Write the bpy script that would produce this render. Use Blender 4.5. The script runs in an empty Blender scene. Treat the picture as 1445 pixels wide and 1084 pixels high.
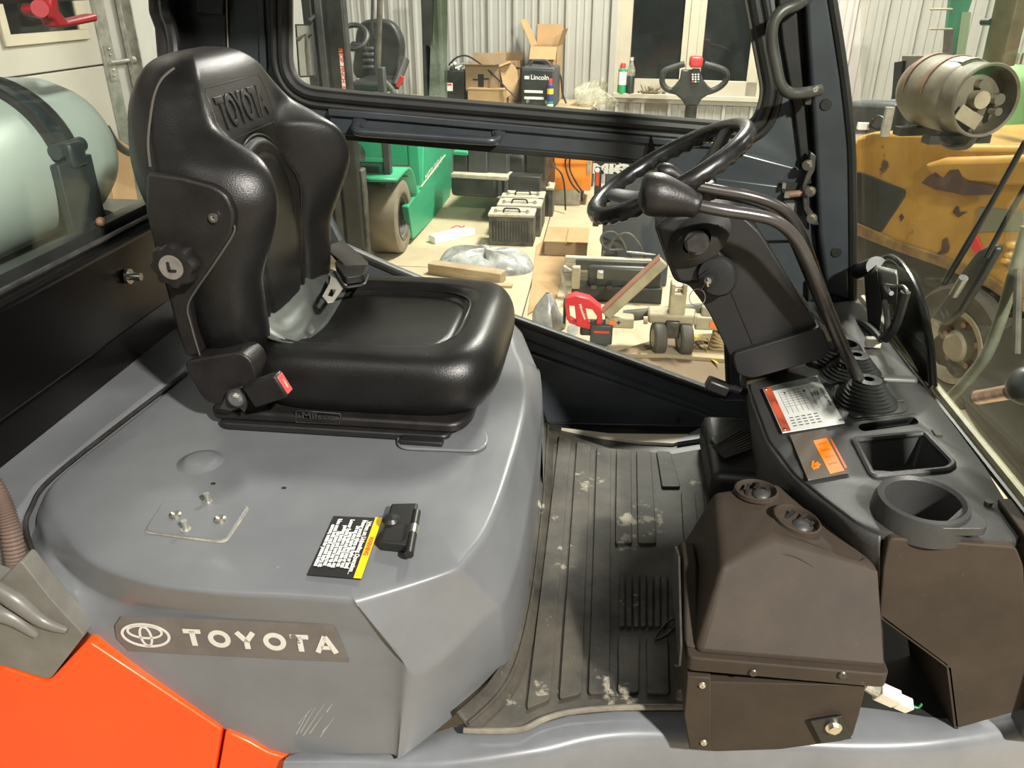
import bpy, math, random
from mathutils import Vector, Matrix
random.seed(7)
SC = bpy.context.scene
COL = SC.collection
V3 = Vector
# ---------------------------------------------------------------- camera
W, H, FPX = 1445.0, 1084.0, 1130.0
PITCH, YAW = math.radians(27.0), math.radians(6.7)
CAM = Vector((0.0, -1.52, 1.70))
FW = Vector((-math.sin(YAW)*math.cos(PITCH), math.cos(YAW)*math.cos(PITCH), -math.sin(PITCH)))
RT = Vector((math.cos(YAW), math.sin(YAW), 0))
UP = RT.cross(FW)
cd = bpy.data.cameras.new('camera'); cam = bpy.data.objects.new('camera', cd); COL.objects.link(cam)
cd.sensor_fit = 'HORIZONTAL'; cd.sensor_width = 36.0; cd.lens = 36.0*FPX/W; cd.clip_start = 0.02; cd.clip_end = 100
M3 = Matrix((RT, UP, -FW)).transposed(); M4 = M3.to_4x4(); M4.translation = CAM; cam.matrix_world = M4
SC.camera = cam
# ---------------------------------------------------------------- world, lights, exposure
wd = bpy.data.worlds.new('workshop_ambient'); SC.world = wd; wd.use_nodes = True
wb = wd.node_tree.nodes['Background']; wb.inputs[0].default_value = (0.93, 0.97, 1.0, 1); wb.inputs[1].default_value = 0.085
SC.view_settings.view_transform = 'Standard'; SC.view_settings.look = 'None'
SC.view_settings.gamma = 1.0; SC.view_settings.use_curve_mapping = False
SC.view_settings.exposure = 0.35
def lamp(name, loc, target, power, sx, sy, col=(1.0, 0.955, 0.87)):
    l = bpy.data.lights.new(name, 'AREA'); l.shape = 'RECTANGLE'; l.size = sx; l.size_y = sy
    l.energy = power; l.color = col
    o = bpy.data.objects.new(name, l); COL.objects.link(o); o.location = loc
    d = Vector(target)-Vector(loc); o.rotation_euler = d.to_track_quat('-Z', 'Y').to_euler()
    return o
# ceiling fixtures of the workshop (hang above and behind the viewer, shining down)
lamp('ceiling_lamp', (2.3, -3.2, 3.9), (0.0, -0.2, 0.9), 400, 0.22, 0.18)
lamp('ceiling_lamp', (-1.6, -3.4, 4.4), (-1.0, 0.0, 0.9), 28, 1.2, 0.3)
lamp('ceiling_lamp', (0.9, 4.1, 4.4), (0.1, 3.6, 0.0), 430, 1.2, 0.4)
lamp('ceiling_lamp', (-2.8, 2.6, 4.4), (-2.4, 3.4, 0.0), 34, 1.2, 0.4)
lamp('ceiling_lamp', (4.4, 2.2, 4.4), (3.0, 3.0, 0.6), 50, 1.2, 0.4)

# ---------------------------------------------------------------- pixel rays -> real places
def ray(px, py): return FW + RT*((px-W/2)/FPX) - UP*((py-H/2)/FPX)
def atx(px, py, x): d = ray(px, py); return CAM + d*((x-CAM.x)/d.x)
def aty(px, py, y): d = ray(px, py); return CAM + d*((y-CAM.y)/d.y)
def atz(px, py, z): d = ray(px, py); return CAM + d*((z-CAM.z)/d.z)
def atd(px, py, dep): return CAM + ray(px, py)*dep
def atp(px, py, p, n):
    d = ray(px, py); return CAM + d*((Vector(p)-CAM).dot(n)/d.dot(n))
def proj(p):
    v = Vector(p)-CAM; d = v.dot(FW)
    return (W/2+FPX*v.dot(RT)/d, H/2-FPX*v.dot(UP)/d)

# ---------------------------------------------------------------- materials
def mat(name, col, rough=0.5, metal=0.0, spec=0.5, vary=0.0, vscale=6.0, col2=None, bump=0.0, bscale=80.0, coat=0.0,
        rvary=0.0, emit=None, estr=0.0, stretch=None, spots=None, sscale=9.0, sthr=0.62):
    m = bpy.data.materials.new(name); m.use_nodes = True; nt = m.node_tree; b = nt.nodes['Principled BSDF']
    c4 = (*col, 1)
    b.inputs['Base Color'].default_value = c4; b.inputs['Roughness'].default_value = rough
    b.inputs['Metallic'].default_value = metal; b.inputs['Specular IOR Level'].default_value = spec
    b.inputs['Coat Weight'].default_value = coat; b.inputs['Coat Roughness'].default_value = 0.15
    tc = nt.nodes.new('ShaderNodeTexCoord'); src = tc.outputs['Object']
    if stretch:
        mp = nt.nodes.new('ShaderNodeMapping'); mp.inputs['Scale'].default_value = stretch
        nt.links.new(src, mp.inputs[0]); src = mp.outputs[0]
    out = None
    if vary or col2 or rvary:
        n = nt.nodes.new('ShaderNodeTexNoise'); n.inputs['Scale'].default_value = vscale; n.inputs['Detail'].default_value = 6
        n.inputs['Roughness'].default_value = 0.62
        nt.links.new(src, n.inputs['Vector'])
        r = nt.nodes.new('ShaderNodeValToRGB'); r.color_ramp.elements[0].position = 0.36; r.color_ramp.elements[1].position = 0.66
        if col2 is None: col2 = tuple(min(1, c*(1+vary)) for c in col); c1 = tuple(c*(1-vary) for c in col)
        else: c1 = col
        r.color_ramp.elements[0].color = (*c1, 1); r.color_ramp.elements[1].color = (*col2, 1)
        nt.links.new(n.outputs['Fac'], r.inputs[0]); out = r.outputs[0]
        if rvary:
            mr = nt.nodes.new('ShaderNodeMapRange'); mr.inputs[3].default_value = max(0.03, rough-rvary); mr.inputs[4].default_value = min(1, rough+rvary)
            nt.links.new(n.outputs['Fac'], mr.inputs[0]); nt.links.new(mr.outputs[0], b.inputs['Roughness'])
    if spots:
        n2 = nt.nodes.new('ShaderNodeTexNoise'); n2.inputs['Scale'].default_value = sscale; n2.inputs['Detail'].default_value = 8
        n2.inputs['Roughness'].default_value = 0.7
        nt.links.new(src, n2.inputs['Vector'])
        r2 = nt.nodes.new('ShaderNodeValToRGB'); r2.color_ramp.elements[0].position = sthr; r2.color_ramp.elements[1].position = sthr+0.04
        r2.color_ramp.elements[0].color = (0, 0, 0, 1); r2.color_ramp.elements[1].color = (1, 1, 1, 1)
        nt.links.new(n2.outputs['Fac'], r2.inputs[0])
        mx = nt.nodes.new('ShaderNodeMixRGB'); mx.inputs['Color2'].default_value = (*spots, 1)
        nt.links.new(r2.outputs[0], mx.inputs['Fac'])
        if out: nt.links.new(out, mx.inputs['Color1'])
        else: mx.inputs['Color1'].default_value = c4
        out = mx.outputs[0]
    if out: nt.links.new(out, b.inputs['Base Color'])
    if bump:
        n3 = nt.nodes.new('ShaderNodeTexNoise'); n3.inputs['Scale'].default_value = bscale; n3.inputs['Detail'].default_value = 3
        nt.links.new(tc.outputs['Object'], n3.inputs['Vector'])
        bp = nt.nodes.new('ShaderNodeBump'); bp.inputs['Strength'].default_value = bump; bp.inputs['Distance'].default_value = 0.002
        nt.links.new(n3.outputs['Fac'], bp.inputs['Height']); nt.links.new(bp.outputs[0], b.inputs['Normal'])
    if emit:
        b.inputs['Emission Color'].default_value = (*emit, 1); b.inputs['Emission Strength'].default_value = estr
    return m
def glass_mat(name, tint=(0.9, 0.96, 0.93), dust=0.03, refl=1.0, dcol=(0.8, 0.8, 0.72)):
    m = bpy.data.materials.new(name); m.use_nodes = True; nt = m.node_tree
    for n in list(nt.nodes): nt.nodes.remove(n)
    o = nt.nodes.new('ShaderNodeOutputMaterial'); t = nt.nodes.new('ShaderNodeBsdfTransparent'); t.inputs[0].default_value = (*tint, 1)
    g = nt.nodes.new('ShaderNodeBsdfGlossy'); g.inputs['Roughness'].default_value = 0.02; g.inputs['Color'].default_value = (0.9*refl, 0.95*refl, 0.92*refl, 1)
    lw_ = nt.nodes.new('ShaderNodeLayerWeight'); lw_.inputs['Blend'].default_value = 0.5
    pw_ = nt.nodes.new('ShaderNodeMath'); pw_.operation = 'POWER'; pw_.inputs[1].default_value = 5.0; nt.links.new(lw_.outputs['Facing'], pw_.inputs[0])
    fr = nt.nodes.new('ShaderNodeMath'); fr.operation = 'MULTIPLY_ADD'; fr.inputs[1].default_value = 0.45; fr.inputs[2].default_value = 0.022; nt.links.new(pw_.outputs[0], fr.inputs[0])
    mx = nt.nodes.new('ShaderNodeMixShader'); nt.links.new(fr.outputs[0], mx.inputs[0]); nt.links.new(t.outputs[0], mx.inputs[1]); nt.links.new(g.outputs[0], mx.inputs[2])
    d = nt.nodes.new('ShaderNodeBsdfDiffuse'); d.inputs['Color'].default_value = (*dcol, 1)
    tc = nt.nodes.new('ShaderNodeTexCoord'); n = nt.nodes.new('ShaderNodeTexNoise'); n.inputs['Scale'].default_value = 9; n.inputs['Detail'].default_value = 9; n.inputs['Roughness'].default_value = 0.75
    nt.links.new(tc.outputs['Object'], n.inputs['Vector'])
    mr = nt.nodes.new('ShaderNodeMapRange'); mr.inputs[1].default_value = 0.4; mr.inputs[2].default_value = 0.75; mr.inputs[3].default_value = dust*0.3; mr.inputs[4].default_value = dust*2.2
    nt.links.new(n.outputs['Fac'], mr.inputs[0])
    m2 = nt.nodes.new('ShaderNodeMixShader'); nt.links.new(mr.outputs[0], m2.inputs[0]); nt.links.new(mx.outputs[0], m2.inputs[1]); nt.links.new(d.outputs[0], m2.inputs[2])
    nt.links.new(m2.outputs[0], o.inputs[0])
    return m
M = {}
M['hood'] = mat('hood_grey_paint', (0.138, 0.144, 0.153), 0.40, spec=0.4, vary=0.10, vscale=5, rvary=0.10, coat=0.12, spots=(0.25, 0.26, 0.26), sscale=24, sthr=0.70)
M['sill'] = mat('sill_grey_paint', (0.150, 0.158, 0.170), 0.36, vary=0.12, vscale=7, rvary=0.1, coat=0.3, spots=(0.32, 0.32, 0.31), sscale=60, sthr=0.71)
M['vinyl'] = mat('black_seat_vinyl', (0.0085, 0.0080, 0.0076), 0.37, spec=0.40, vary=0.35, vscale=5, rvary=0.10, bump=0.22, bscale=420)
M['vinyl_insert'] = mat('worn_insert_vinyl', (0.016, 0.0155, 0.014), 0.46, vary=0.4, vscale=4, col2=(0.034, 0.032, 0.028), rvary=0.08, bump=0.3, bscale=300)
M['piping'] = mat('dusty_piping', (0.07, 0.062, 0.05), 0.6)
M['shell'] = mat('seat_shell_plastic', (0.013, 0.0115, 0.011), 0.42, spec=0.4, vary=0.3, vscale=14, bump=0.25, bscale=260)
M['black'] = mat('black_plastic', (0.012, 0.012, 0.012), 0.42, vary=0.2, vscale=12, bump=0.1, bscale=300)
M['blackgloss'] = mat('gloss_black_paint', (0.004, 0.0035, 0.0035), 0.25, spec=0.25)
M['rubber'] = mat('black_rubber', (0.014, 0.014, 0.013), 0.42, vary=0.2, vscale=20)
M['grip'] = mat('wheel_grip', (0.012, 0.012, 0.012), 0.28, spec=0.55, vary=0.3, vscale=25, rvary=0.1)
M['console'] = mat('console_plastic', (0.034, 0.034, 0.033), 0.46, vary=0.15, vscale=10, bump=0.2, bscale=500, spots=(0.06, 0.058, 0.053), sscale=30, sthr=0.70)
M['heater'] = mat('heater_plastic', (0.040, 0.030, 0.022), 0.66, spec=0.22, vary=0.15, vscale=9, bump=0.10, bscale=700, spots=(0.058, 0.048, 0.038), sscale=38, sthr=0.66)
M['column'] = mat('column_plastic', (0.016, 0.016, 0.0165), 0.44, vary=0.15, vscale=9, bump=0.15, bscale=500)
M['door'] = mat('blue_black_door_paint', (0.040, 0.046, 0.052), 0.36, vary=0.2, vscale=4, rvary=0.08, coat=0.2)
M['frame'] = mat('blue_black_frame_paint', (0.030, 0.035, 0.041), 0.38, vary=0.2, vscale=6, coat=0.15)
M['orange'] = mat('orange_paint', (0.86, 0.072, 0.006), 0.35, spec=0.35, vary=0.05, vscale=5, coat=0.15, spots=(0.95, 0.25, 0.12), sscale=40, sthr=0.74)
M['trim'] = mat('grey_trim_plastic', (0.14, 0.135, 0.12), 0.38, vary=0.18, vscale=10)
M['mat'] = mat('dirty_rubber_mat', (0.022, 0.020, 0.018), 0.62, spec=0.3, col2=(0.085, 0.075, 0.058), vscale=6, bump=0.3, bscale=160, spots=(0.26, 0.235, 0.185), sscale=9, sthr=0.60)
M['steel'] = mat('bare_steel', (0.55, 0.54, 0.52), 0.32, metal=1.0, vary=0.2, vscale=30)
M['darksteel'] = mat('dark_steel', (0.10, 0.095, 0.09), 0.42, metal=0.8, vary=0.3, vscale=25)
M['zinc'] = mat('zinc_bolt', (0.62, 0.58, 0.48), 0.36, metal=1.0)
M['lever'] = mat('lever_paint', (0.045, 0.040, 0.038), 0.26, spec=0.6, vary=0.2, vscale=14)
M['copper'] = mat('coppery_pin', (0.72, 0.47, 0.36), 0.38, metal=0.7, vary=0.3, vscale=40)
M['red'] = mat('red_plastic', (0.62, 0.03, 0.035), 0.4)
M['white'] = mat('white_plastic', (0.72, 0.66, 0.55), 0.45, vary=0.1, vscale=30)
M['glass'] = glass_mat('door_glass', (0.95, 0.975, 0.955), 0.007)
M['glass_front'] = glass_mat('windshield_glass', (0.94, 0.965, 0.94), 0.008)
M['glass_edge'] = glass_mat('green_glass_edge', (0.52, 0.58, 0.50), 0.18, dcol=(0.50, 0.56, 0.46))

# ---------------------------------------------------------------- mesh builder
def rpoly(pts, r, n=5, closed=True):
    """fillet the corners of a 2-D or 3-D polyline"""
    pts = [Vector(p) for p in pts]; out = []; N = len(pts)
    for i, p in enumerate(pts):
        if not closed and i in (0, N-1): out.append(p); continue
        a = pts[i-1]-p; b = pts[(i+1) % N]-p
        rr = r[i] if isinstance(r, (list, tuple)) else r
        l = min(rr, a.length*0.48, b.length*0.48)
        if l < 1e-5: out.append(p); continue
        p0 = p+a.normalized()*l; p1 = p+b.normalized()*l
        for k in range(n+1):
            t = k/n; out.append(p0*(1-t)*(1-t)+p*2*t*(1-t)+p1*t*t)
    return out
def spline(pts, n=8, closed=False):
    """Catmull-Rom through points"""
    P = [Vector(p) for p in pts]; N = len(P); out = []
    segs = N if closed else N-1
    for i in range(segs):
        if closed: a, b, c, d = P[i-1], P[i], P[(i+1) % N], P[(i+2) % N]
        else: a, b, c, d = P[max(i-1, 0)], P[i], P[i+1], P[min(i+2, N-1)]
        for k in range(n):
            t = k/n; out.append(0.5*((2*b)+(c-a)*t+(2*a-5*b+4*c-d)*t*t+(3*b-a-3*c+d)*t**3))
    if not closed: out.append(P[-1])
    return out
class MB:
    def __init__(s): s.v = []; s.f = []
    def add(s, vs, fs):
        o = len(s.v); s.v += [Vector(p) for p in vs]; s.f += [tuple(i+o for i in q) for q in fs]; return s
    def box(s, c, d, rot=None):
        c = Vector(c); hx, hy, hz = d[0]/2, d[1]/2, d[2]/2; vs = []
        for z in (-hz, hz):
            for x, y in ((-hx, -hy), (hx, -hy), (hx, hy), (-hx, hy)):
                p = Vector((x, y, z)); vs.append(c+(rot @ p if rot else p))
        return s.add(vs, [(3, 2, 1, 0), (4, 5, 6, 7), (0, 1, 5, 4), (1, 2, 6, 5), (2, 3, 7, 6), (3, 0, 4, 7)])
    def box2(s, a, b):
        return s.box([(a[i]+b[i])/2 for i in range(3)], [abs(b[i]-a[i]) for i in range(3)])
    def prism(s, poly, vec):
        P = [Vector(p) for p in poly]; n = len(P); vec = Vector(vec)
        nn = Vector((0, 0, 0))
        for i in range(n): nn += P[i].cross(P[(i+1) % n])
        if nn.dot(vec) > 0: P.reverse()
        vs = P+[p+vec for p in P]
        fs = [tuple(range(n)), tuple(range(2*n-1, n-1, -1))]+[(i, i+n, (i+1) % n+n, (i+1) % n) for i in range(n)]
        return s.add(vs, fs)
    def tube(s, path, r, n=12, closed=False, caps=True, flat=None):
        P = [Vector(p) for p in path]; N = len(P); rings = []; prev = None
        for i in range(N):
            if closed: t = P[(i+1) % N]-P[i-1]
            else: t = P[min(i+1, N-1)]-P[max(i-1, 0)]
            t.normalize()
            if prev is None:
                u = t.orthogonal().normalized() if flat is None else (Vector(flat)-t*Vector(flat).dot(t)).normalized()
            else:
                u = prev-t*prev.dot(t); u.normalize()
            prev = u; w = t.cross(u)
            rr = r[i] if isinstance(r, (list, tuple)) else r
            ru, rw = rr if isinstance(rr, tuple) else (rr, rr)
            rings.append([P[i]+u*ru*math.cos(2*math.pi*k/n)+w*rw*math.sin(2*math.pi*k/n) for k in range(n)])
        vs = [p for q in rings for p in q]; fs = []
        for i in range(N if closed else N-1):
            j = (i+1) % N
            for k in range(n): fs.append((i*n+k, i*n+(k+1) % n, j*n+(k+1) % n, j*n+k))
        if caps and not closed: fs += [tuple(range(n-1, -1, -1)), tuple((N-1)*n+k for k in range(n))]
        return s.add(vs, fs)
    def cyl(s, a, b, r, r2=None, n=24): return s.tube([a, b], [r, r if r2 is None else r2], n)
    def lathe(s, prof, o, ax, n=32, ref=None, a0=0, a1=2*math.pi, sx=1.0):
        ax = Vector(ax).normalized(); o = Vector(o)
        u = ax.orthogonal().normalized() if ref is None else (Vector(ref)-ax*Vector(ref).dot(ax)).normalized()
        w = ax.cross(u); full = abs(a1-a0-2*math.pi) < 1e-4; m = n if full else n+1; vs = []
        for r, h in prof:
            for k in range(m):
                a = a0+(a1-a0)*k/n; vs.append(o+ax*h+u*r*math.cos(a)*sx+w*r*math.sin(a))
        fs = []
        for i in range(len(prof)-1):
            for k in range(n):
                k2 = (k+1) % m; fs.append((i*m+k, i*m+k2, (i+1)*m+k2, (i+1)*m+k))
        return s.add(vs, fs)
    def disc(s, o, ax, r, h=0.0, n=24):
        return s.lathe([(0.0001, h), (r, h)], o, ax, n)
    def grid(s, rows, cu=False, cv=False, flip=False):
        R = len(rows); K = len(rows[0]); fs = []
        for i in range(R if cv else R-1):
            j = (i+1) % R
            for k in range(K if cu else K-1):
                q = (i*K+k, i*K+(k+1) % K, j*K+(k+1) % K, j*K+k); fs.append(q[::-1] if flip else q)
        return s.add([p for q in rows for p in q], fs)
    def sphere(s, c, r, n=16, m=10, sc=(1, 1, 1)):
        c = Vector(c); rows = []
        for i in range(m+1):
            a = math.pi*i/m; rows.append([c+Vector((math.sin(a)*math.cos(2*math.pi*k/n)*r*sc[0], math.sin(a)*math.sin(2*math.pi*k/n)*r*sc[1], math.cos(a)*r*sc[2])) for k in range(n)])
        return s.grid(rows, cu=True, flip=True)
    def mesh(s, me):
        return s.add([v.co for v in me.vertices], [tuple(p.vertices) for p in me.polygons])
    def xf(s, mtx):
        s.v = [mtx @ p for p in s.v]; return s
    def build(s, name, m, parent=None, ang=35, bev=0, seg=2, sub=0, solid=0, fix=True):
        me = bpy.data.meshes.new(name); me.from_pydata([tuple(p) for p in s.v], [], s.f); me.validate()
        if fix:
            import bmesh
            b = bmesh.new(); b.from_mesh(me); bmesh.ops.remove_doubles(b, verts=b.verts, dist=1e-6)
            bmesh.ops.recalc_face_normals(b, faces=b.faces); b.to_mesh(me); b.free()
        me.materials.append(m if not isinstance(m, str) else M[m])
        me.shade_smooth(); me.set_sharp_from_angle(angle=math.radians(ang)); me.update()
        o = bpy.data.objects.new(name, me); COL.objects.link(o)
        if solid:
            q = o.modifiers.new('solid', 'SOLIDIFY'); q.thickness = solid; q.offset = 0
        if bev:
            q = o.modifiers.new('bevel', 'BEVEL'); q.width = bev; q.segments = seg; q.limit_method = 'ANGLE'; q.angle_limit = math.radians(28); q.harden_normals = False
        if sub:
            q = o.modifiers.new('sub', 'SUBSURF'); q.levels = sub; q.render_levels = sub
        if parent: adopt(o, parent)
        return o
def adopt(o, parent):
    o.parent = parent; o.matrix_parent_inverse = Matrix.Translation(-parent.location)
    if parent.parent: o.matrix_parent_inverse = Matrix.Identity(4)
def thing(name, label, cat, loc=(0, 0, 0), group=None):
    o = bpy.data.objects.new(name, None); COL.objects.link(o); o.location = loc; o.empty_display_size = 0.05
    return tag(o, label, cat, group)
def tag(o, label=None, cat=None, group=None, kind=None):
    if label: o['label'] = label
    if cat: o['category'] = cat
    if group: o['group'] = group
    if kind: o['kind'] = kind
    return o
def sub_of(o, part):
    """make o a sub-part of a part whose own vertices are in world space"""
    o.parent = part; o.matrix_parent_inverse = Matrix.Identity(4)
    if part.parent: o.matrix_parent_inverse = Matrix.Identity(4)
    return o
def curve_mesh(cu):
    ob = bpy.data.objects.new('tmp', cu); COL.objects.link(ob); bpy.context.view_layer.update()
    me = bpy.data.meshes.new_from_object(ob.evaluated_get(bpy.context.evaluated_depsgraph_get()))
    bpy.data.objects.remove(ob); return me
def plate(outer, holes, t, bevel=0.0):
    """flat plate with holes, in local XY, thickness t centred on z=0"""
    cu = bpy.data.curves.new('tmp', 'CURVE'); cu.dimensions = '2D'; cu.fill_mode = 'BOTH'; cu.extrude = t/2-bevel; cu.bevel_depth = bevel; cu.bevel_resolution = 1
    if bevel: cu.offset = -bevel
    for poly in [outer]+list(holes):
        sp = cu.splines.new('POLY'); sp.points.add(len(poly)-1); sp.use_cyclic_u = True
        for q, p in zip(sp.points, poly): q.co = (p[0], p[1], 0, 1)
    me = curve_mesh(cu); return MB().mesh(me)
def text(body, size, ext=0.0, off=0.0, bev=0.0, align='CENTER', sp=1.0):
    cu = bpy.data.curves.new('tmp', 'FONT'); cu.body = body; cu.size = size; cu.extrude = ext; cu.offset = off; cu.bevel_depth = bev
    cu.align_x = align; cu.align_y = 'CENTER'; cu.space_character = sp; cu.resolution_u = 3
    return MB().mesh(curve_mesh(cu))
def frame(o, u, v):
    """matrix with local x along u, local y along v (made square), origin o"""
    u = Vector(u).normalized(); v = Vector(v); v = (v-u*v.dot(u)).normalized(); w = u.cross(v)
    m = Matrix((u, v, w)).transposed().to_4x4(); m.translation = Vector(o); return m
def lerp(a, b, t): return a+(b-a)*t
def hexbolt(mb, c, ax, r, h=0.006):
    c = Vector(c); ax = Vector(ax).normalized()
    mb.cyl(c-ax*0.001, c+ax*h*0.35, r*1.5, n=16); mb.cyl(c, c+ax*h, r, n=6); return mb
# ================================================================ WORKSHOP SHELL
WA = math.radians(-7.3)
WD = Vector((math.cos(WA), math.sin(WA), 0)); WN = Vector((-math.sin(WA), math.cos(WA), 0)); UZ = Vector((0, 0, 1))
RW = Matrix.Rotation(WA, 3, 'Z')
W0 = CAM+WN*((atd(700, 130, 7.2)-CAM).dot(WN)); W0.z = 0            # foot of the wall straight ahead
def pw(px, py, off=0.0): return atp(px, py, W0-WN*off, WN)
def uof(p): return (p-W0).dot(WD)
def wp(u, v, z): return W0+WD*u+WN*v+UZ*z                          # wall coordinates: v<0 is towards us
M['wall'] = mat('white_wall_steel', (0.37, 0.36, 0.330), 0.45, vary=0.05, vscale=2)
M['concrete'] = mat('concrete', (0.42, 0.345, 0.22), 0.62, col2=(0.54, 0.455, 0.30), vscale=2.2, bump=0.15, bscale=60, spots=(0.28, 0.23, 0.15), sscale=5, sthr=0.68)
M['card'] = mat('cardboard', (0.40, 0.25, 0.12), 0.8, vary=0.10, vscale=6)
M['card_dark'] = mat('brown_cardboard', (0.30, 0.20, 0.11), 0.8, vary=0.12, vscale=6)
M['wood'] = mat('weathered_wood', (0.30, 0.22, 0.13), 0.75, col2=(0.42, 0.33, 0.2), vscale=5, stretch=(1, 1, 9))
M['frame_white'] = mat('window_vinyl', (0.44, 0.40, 0.31), 0.4, vary=0.05)
M['nightglass'] = mat('dark_window_glass', (0.012, 0.014, 0.013), 0.04, spec=0.6)
M['dk'] = mat('dark_machine', (0.022, 0.024, 0.022), 0.45, vary=0.4, vscale=9)
M['dk2'] = mat('dark_grey_machine', (0.05, 0.055, 0.055), 0.5, vary=0.25, vscale=7)
M['dusty'] = mat('dusty_black', (0.045, 0.042, 0.035), 0.6, col2=(0.12, 0.11, 0.085), vscale=11)
M['lidtan'] = mat('dusty_battery_lid', (0.50, 0.45, 0.34), 0.7, col2=(0.34, 0.31, 0.23), vscale=14)
M['green'] = mat('green_forklift_paint', (0.035, 0.33, 0.165), 0.45, vary=0.10, vscale=4, spots=(0.14, 0.34, 0.20), sscale=12, sthr=0.72)
M['green_dark'] = mat('green_inner_paint', (0.02, 0.16, 0.085), 0.5, vary=0.15, vscale=6)
M['tyre'] = mat('dusty_tyre', (0.22, 0.185, 0.13), 0.8, vary=0.15, vscale=8)
M['tyre_dark'] = mat('dark_tyre', (0.07, 0.062, 0.05), 0.8, vary=0.3, vscale=10)
M['cream'] = mat('cream_jack_paint', (0.36, 0.31, 0.205), 0.55, vary=0.2, vscale=9, spots=(0.14, 0.10, 0.06), sscale=16, sthr=0.66)
M['greyplastic'] = mat('grey_plastic_wrap', (0.20, 0.205, 0.20), 0.25, col2=(0.42, 0.42, 0.40), vscale=13, bump=0.8, bscale=22)
M['foam'] = mat('white_foam', (0.80, 0.80, 0.75), 0.7)
M['clear'] = glass_mat('clear_plastic', (0.80, 0.80, 0.72), 0.30, dcol=(0.7, 0.68, 0.55))
M['weldorange'] = mat('welder_orange', (0.85, 0.25, 0.02), 0.45, vary=0.08)
M['yellow'] = mat('yellow_forklift_paint', (0.36, 0.185, 0.022), 0.42, col2=(0.50, 0.28, 0.05), vscale=3.5, coat=0.2, spots=(0.085, 0.045, 0.03), sscale=4.2, sthr=0.635)
M['yellow_plain'] = mat('yellow_tape', (0.75, 0.58, 0.03), 0.4, vary=0.2, vscale=20)
M['tank_dirty'] = mat('dirty_tank', (0.105, 0.09, 0.06), 0.5, col2=(0.23, 0.20, 0.14), vscale=5, spots=(0.10, 0.075, 0.05), sscale=9, sthr=0.66)
M['rust'] = mat('rusty_strap', (0.22, 0.12, 0.07), 0.6, vary=0.3, vscale=20)
M['tank'] = mat('pale_tank_paint', (0.40, 0.46, 0.42), 0.45, vary=0.06, vscale=4)
M['bracket'] = mat('teal_black_bracket', (0.016, 0.026, 0.029), 0.4, vary=0.2, vscale=10)
M['galv'] = mat('galvanised', (0.42, 0.41, 0.37), 0.4, metal=0.7, vary=0.25, vscale=15)
M['mint'] = mat('mint_cylinder', (0.22, 0.42, 0.17), 0.45, vary=0.1)
M['label_white'] = mat('white_print', (0.75, 0.74, 0.70), 0.5)
M['label_red'] = mat('red_print', (0.60, 0.07, 0.03), 0.5)
M['label_orange'] = mat('orange_print', (0.85, 0.20, 0.04), 0.5)
M['label_black'] = mat('black_print', (0.012, 0.012, 0.012), 0.5)
M['label_yellow'] = mat('yellow_print', (0.85, 0.55, 0.01), 0.45)
M['label_green'] = mat('green_print', (0.02, 0.28, 0.10), 0.45)
M['label_blue'] = mat('blue_print', (0.02, 0.04, 0.17), 0.45)

# concrete floor: slabs with open joints over a dark bed
fl = MB().box2((-9, -7, -0.06), (10, 10, -0.02)).build('floor', 'dk2'); tag(fl, kind='structure')
jx = [-9, -3.1, -0.62, 3.6, 10]; jy = [-7, -2.0, 3.56, 10]
j0 = atz(600, 377, 0); jy[2] = j0.y; jx[2] = atz(747, 410, 0).x
for i in range(len(jx)-1):
    for k in range(len(jy)-1):
        s = MB().box2((jx[i]+0.004, jy[k]+0.004, -0.02), (jx[i+1]-0.004, jy[k+1]-0.004, 0)).build('floor_slab', 'concrete', fl)

# back wall: ribbed steel sheets
wall = MB().prism([wp(-3.6, 0.06, 0), wp(9, 0.06, 0), wp(9, 0.10, 0), wp(-3.6, 0.10, 0)], (0, 0, 5)).build('wall_back', 'wall'); tag(wall, kind='structure')
PITCHR = 0.229
def sheet(u0, u1, z0, z1):
    prof = []; u = math.floor(u0/PITCHR)*PITCHR
    while u < u1:
        for du, h in ((0, 0), (0.012, 0.026), (0.034, 0.026), (0.046, 0), (0.095, 0), (0.103, 0.006), (0.115, 0.006), (0.123, 0), (0.160, 0), (0.168, 0.006), (0.180, 0.006), (0.188, 0)):
            if u0 <= u+du <= u1: prof.append((u+du, h))
        u += PITCHR
    prof = [(u0, 0)]+prof+[(u1, 0)]
    mb = MB(); mb.grid([[wp(a, 0.03-h, z0) for a, h in prof], [wp(a, 0.03-h, z1) for a, h in prof]])
    return mb.build('wall_sheet', 'wall', wall, ang=20)
wl, wr = uof(pw(866, 120)), uof(pw(1073, 130)); wzb = pw(960, 137).z; wzt = wzb+1.25
u = -3.6
while u < 8.9:
    e = min(u+PITCHR*4, 8.9)
    if e <= wl or u >= wr: sheet(u, e, 0, 4.6)
    else:
        if u < wl: sheet(u, wl, 0, 4.6)
        if e > wr: sheet(wr, e, 0, 4.6)
        a, b = max(u, wl), min(e, wr); sheet(a, b, 0, wzb); sheet(a, b, wzt, 4.6)
    u = e
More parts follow.
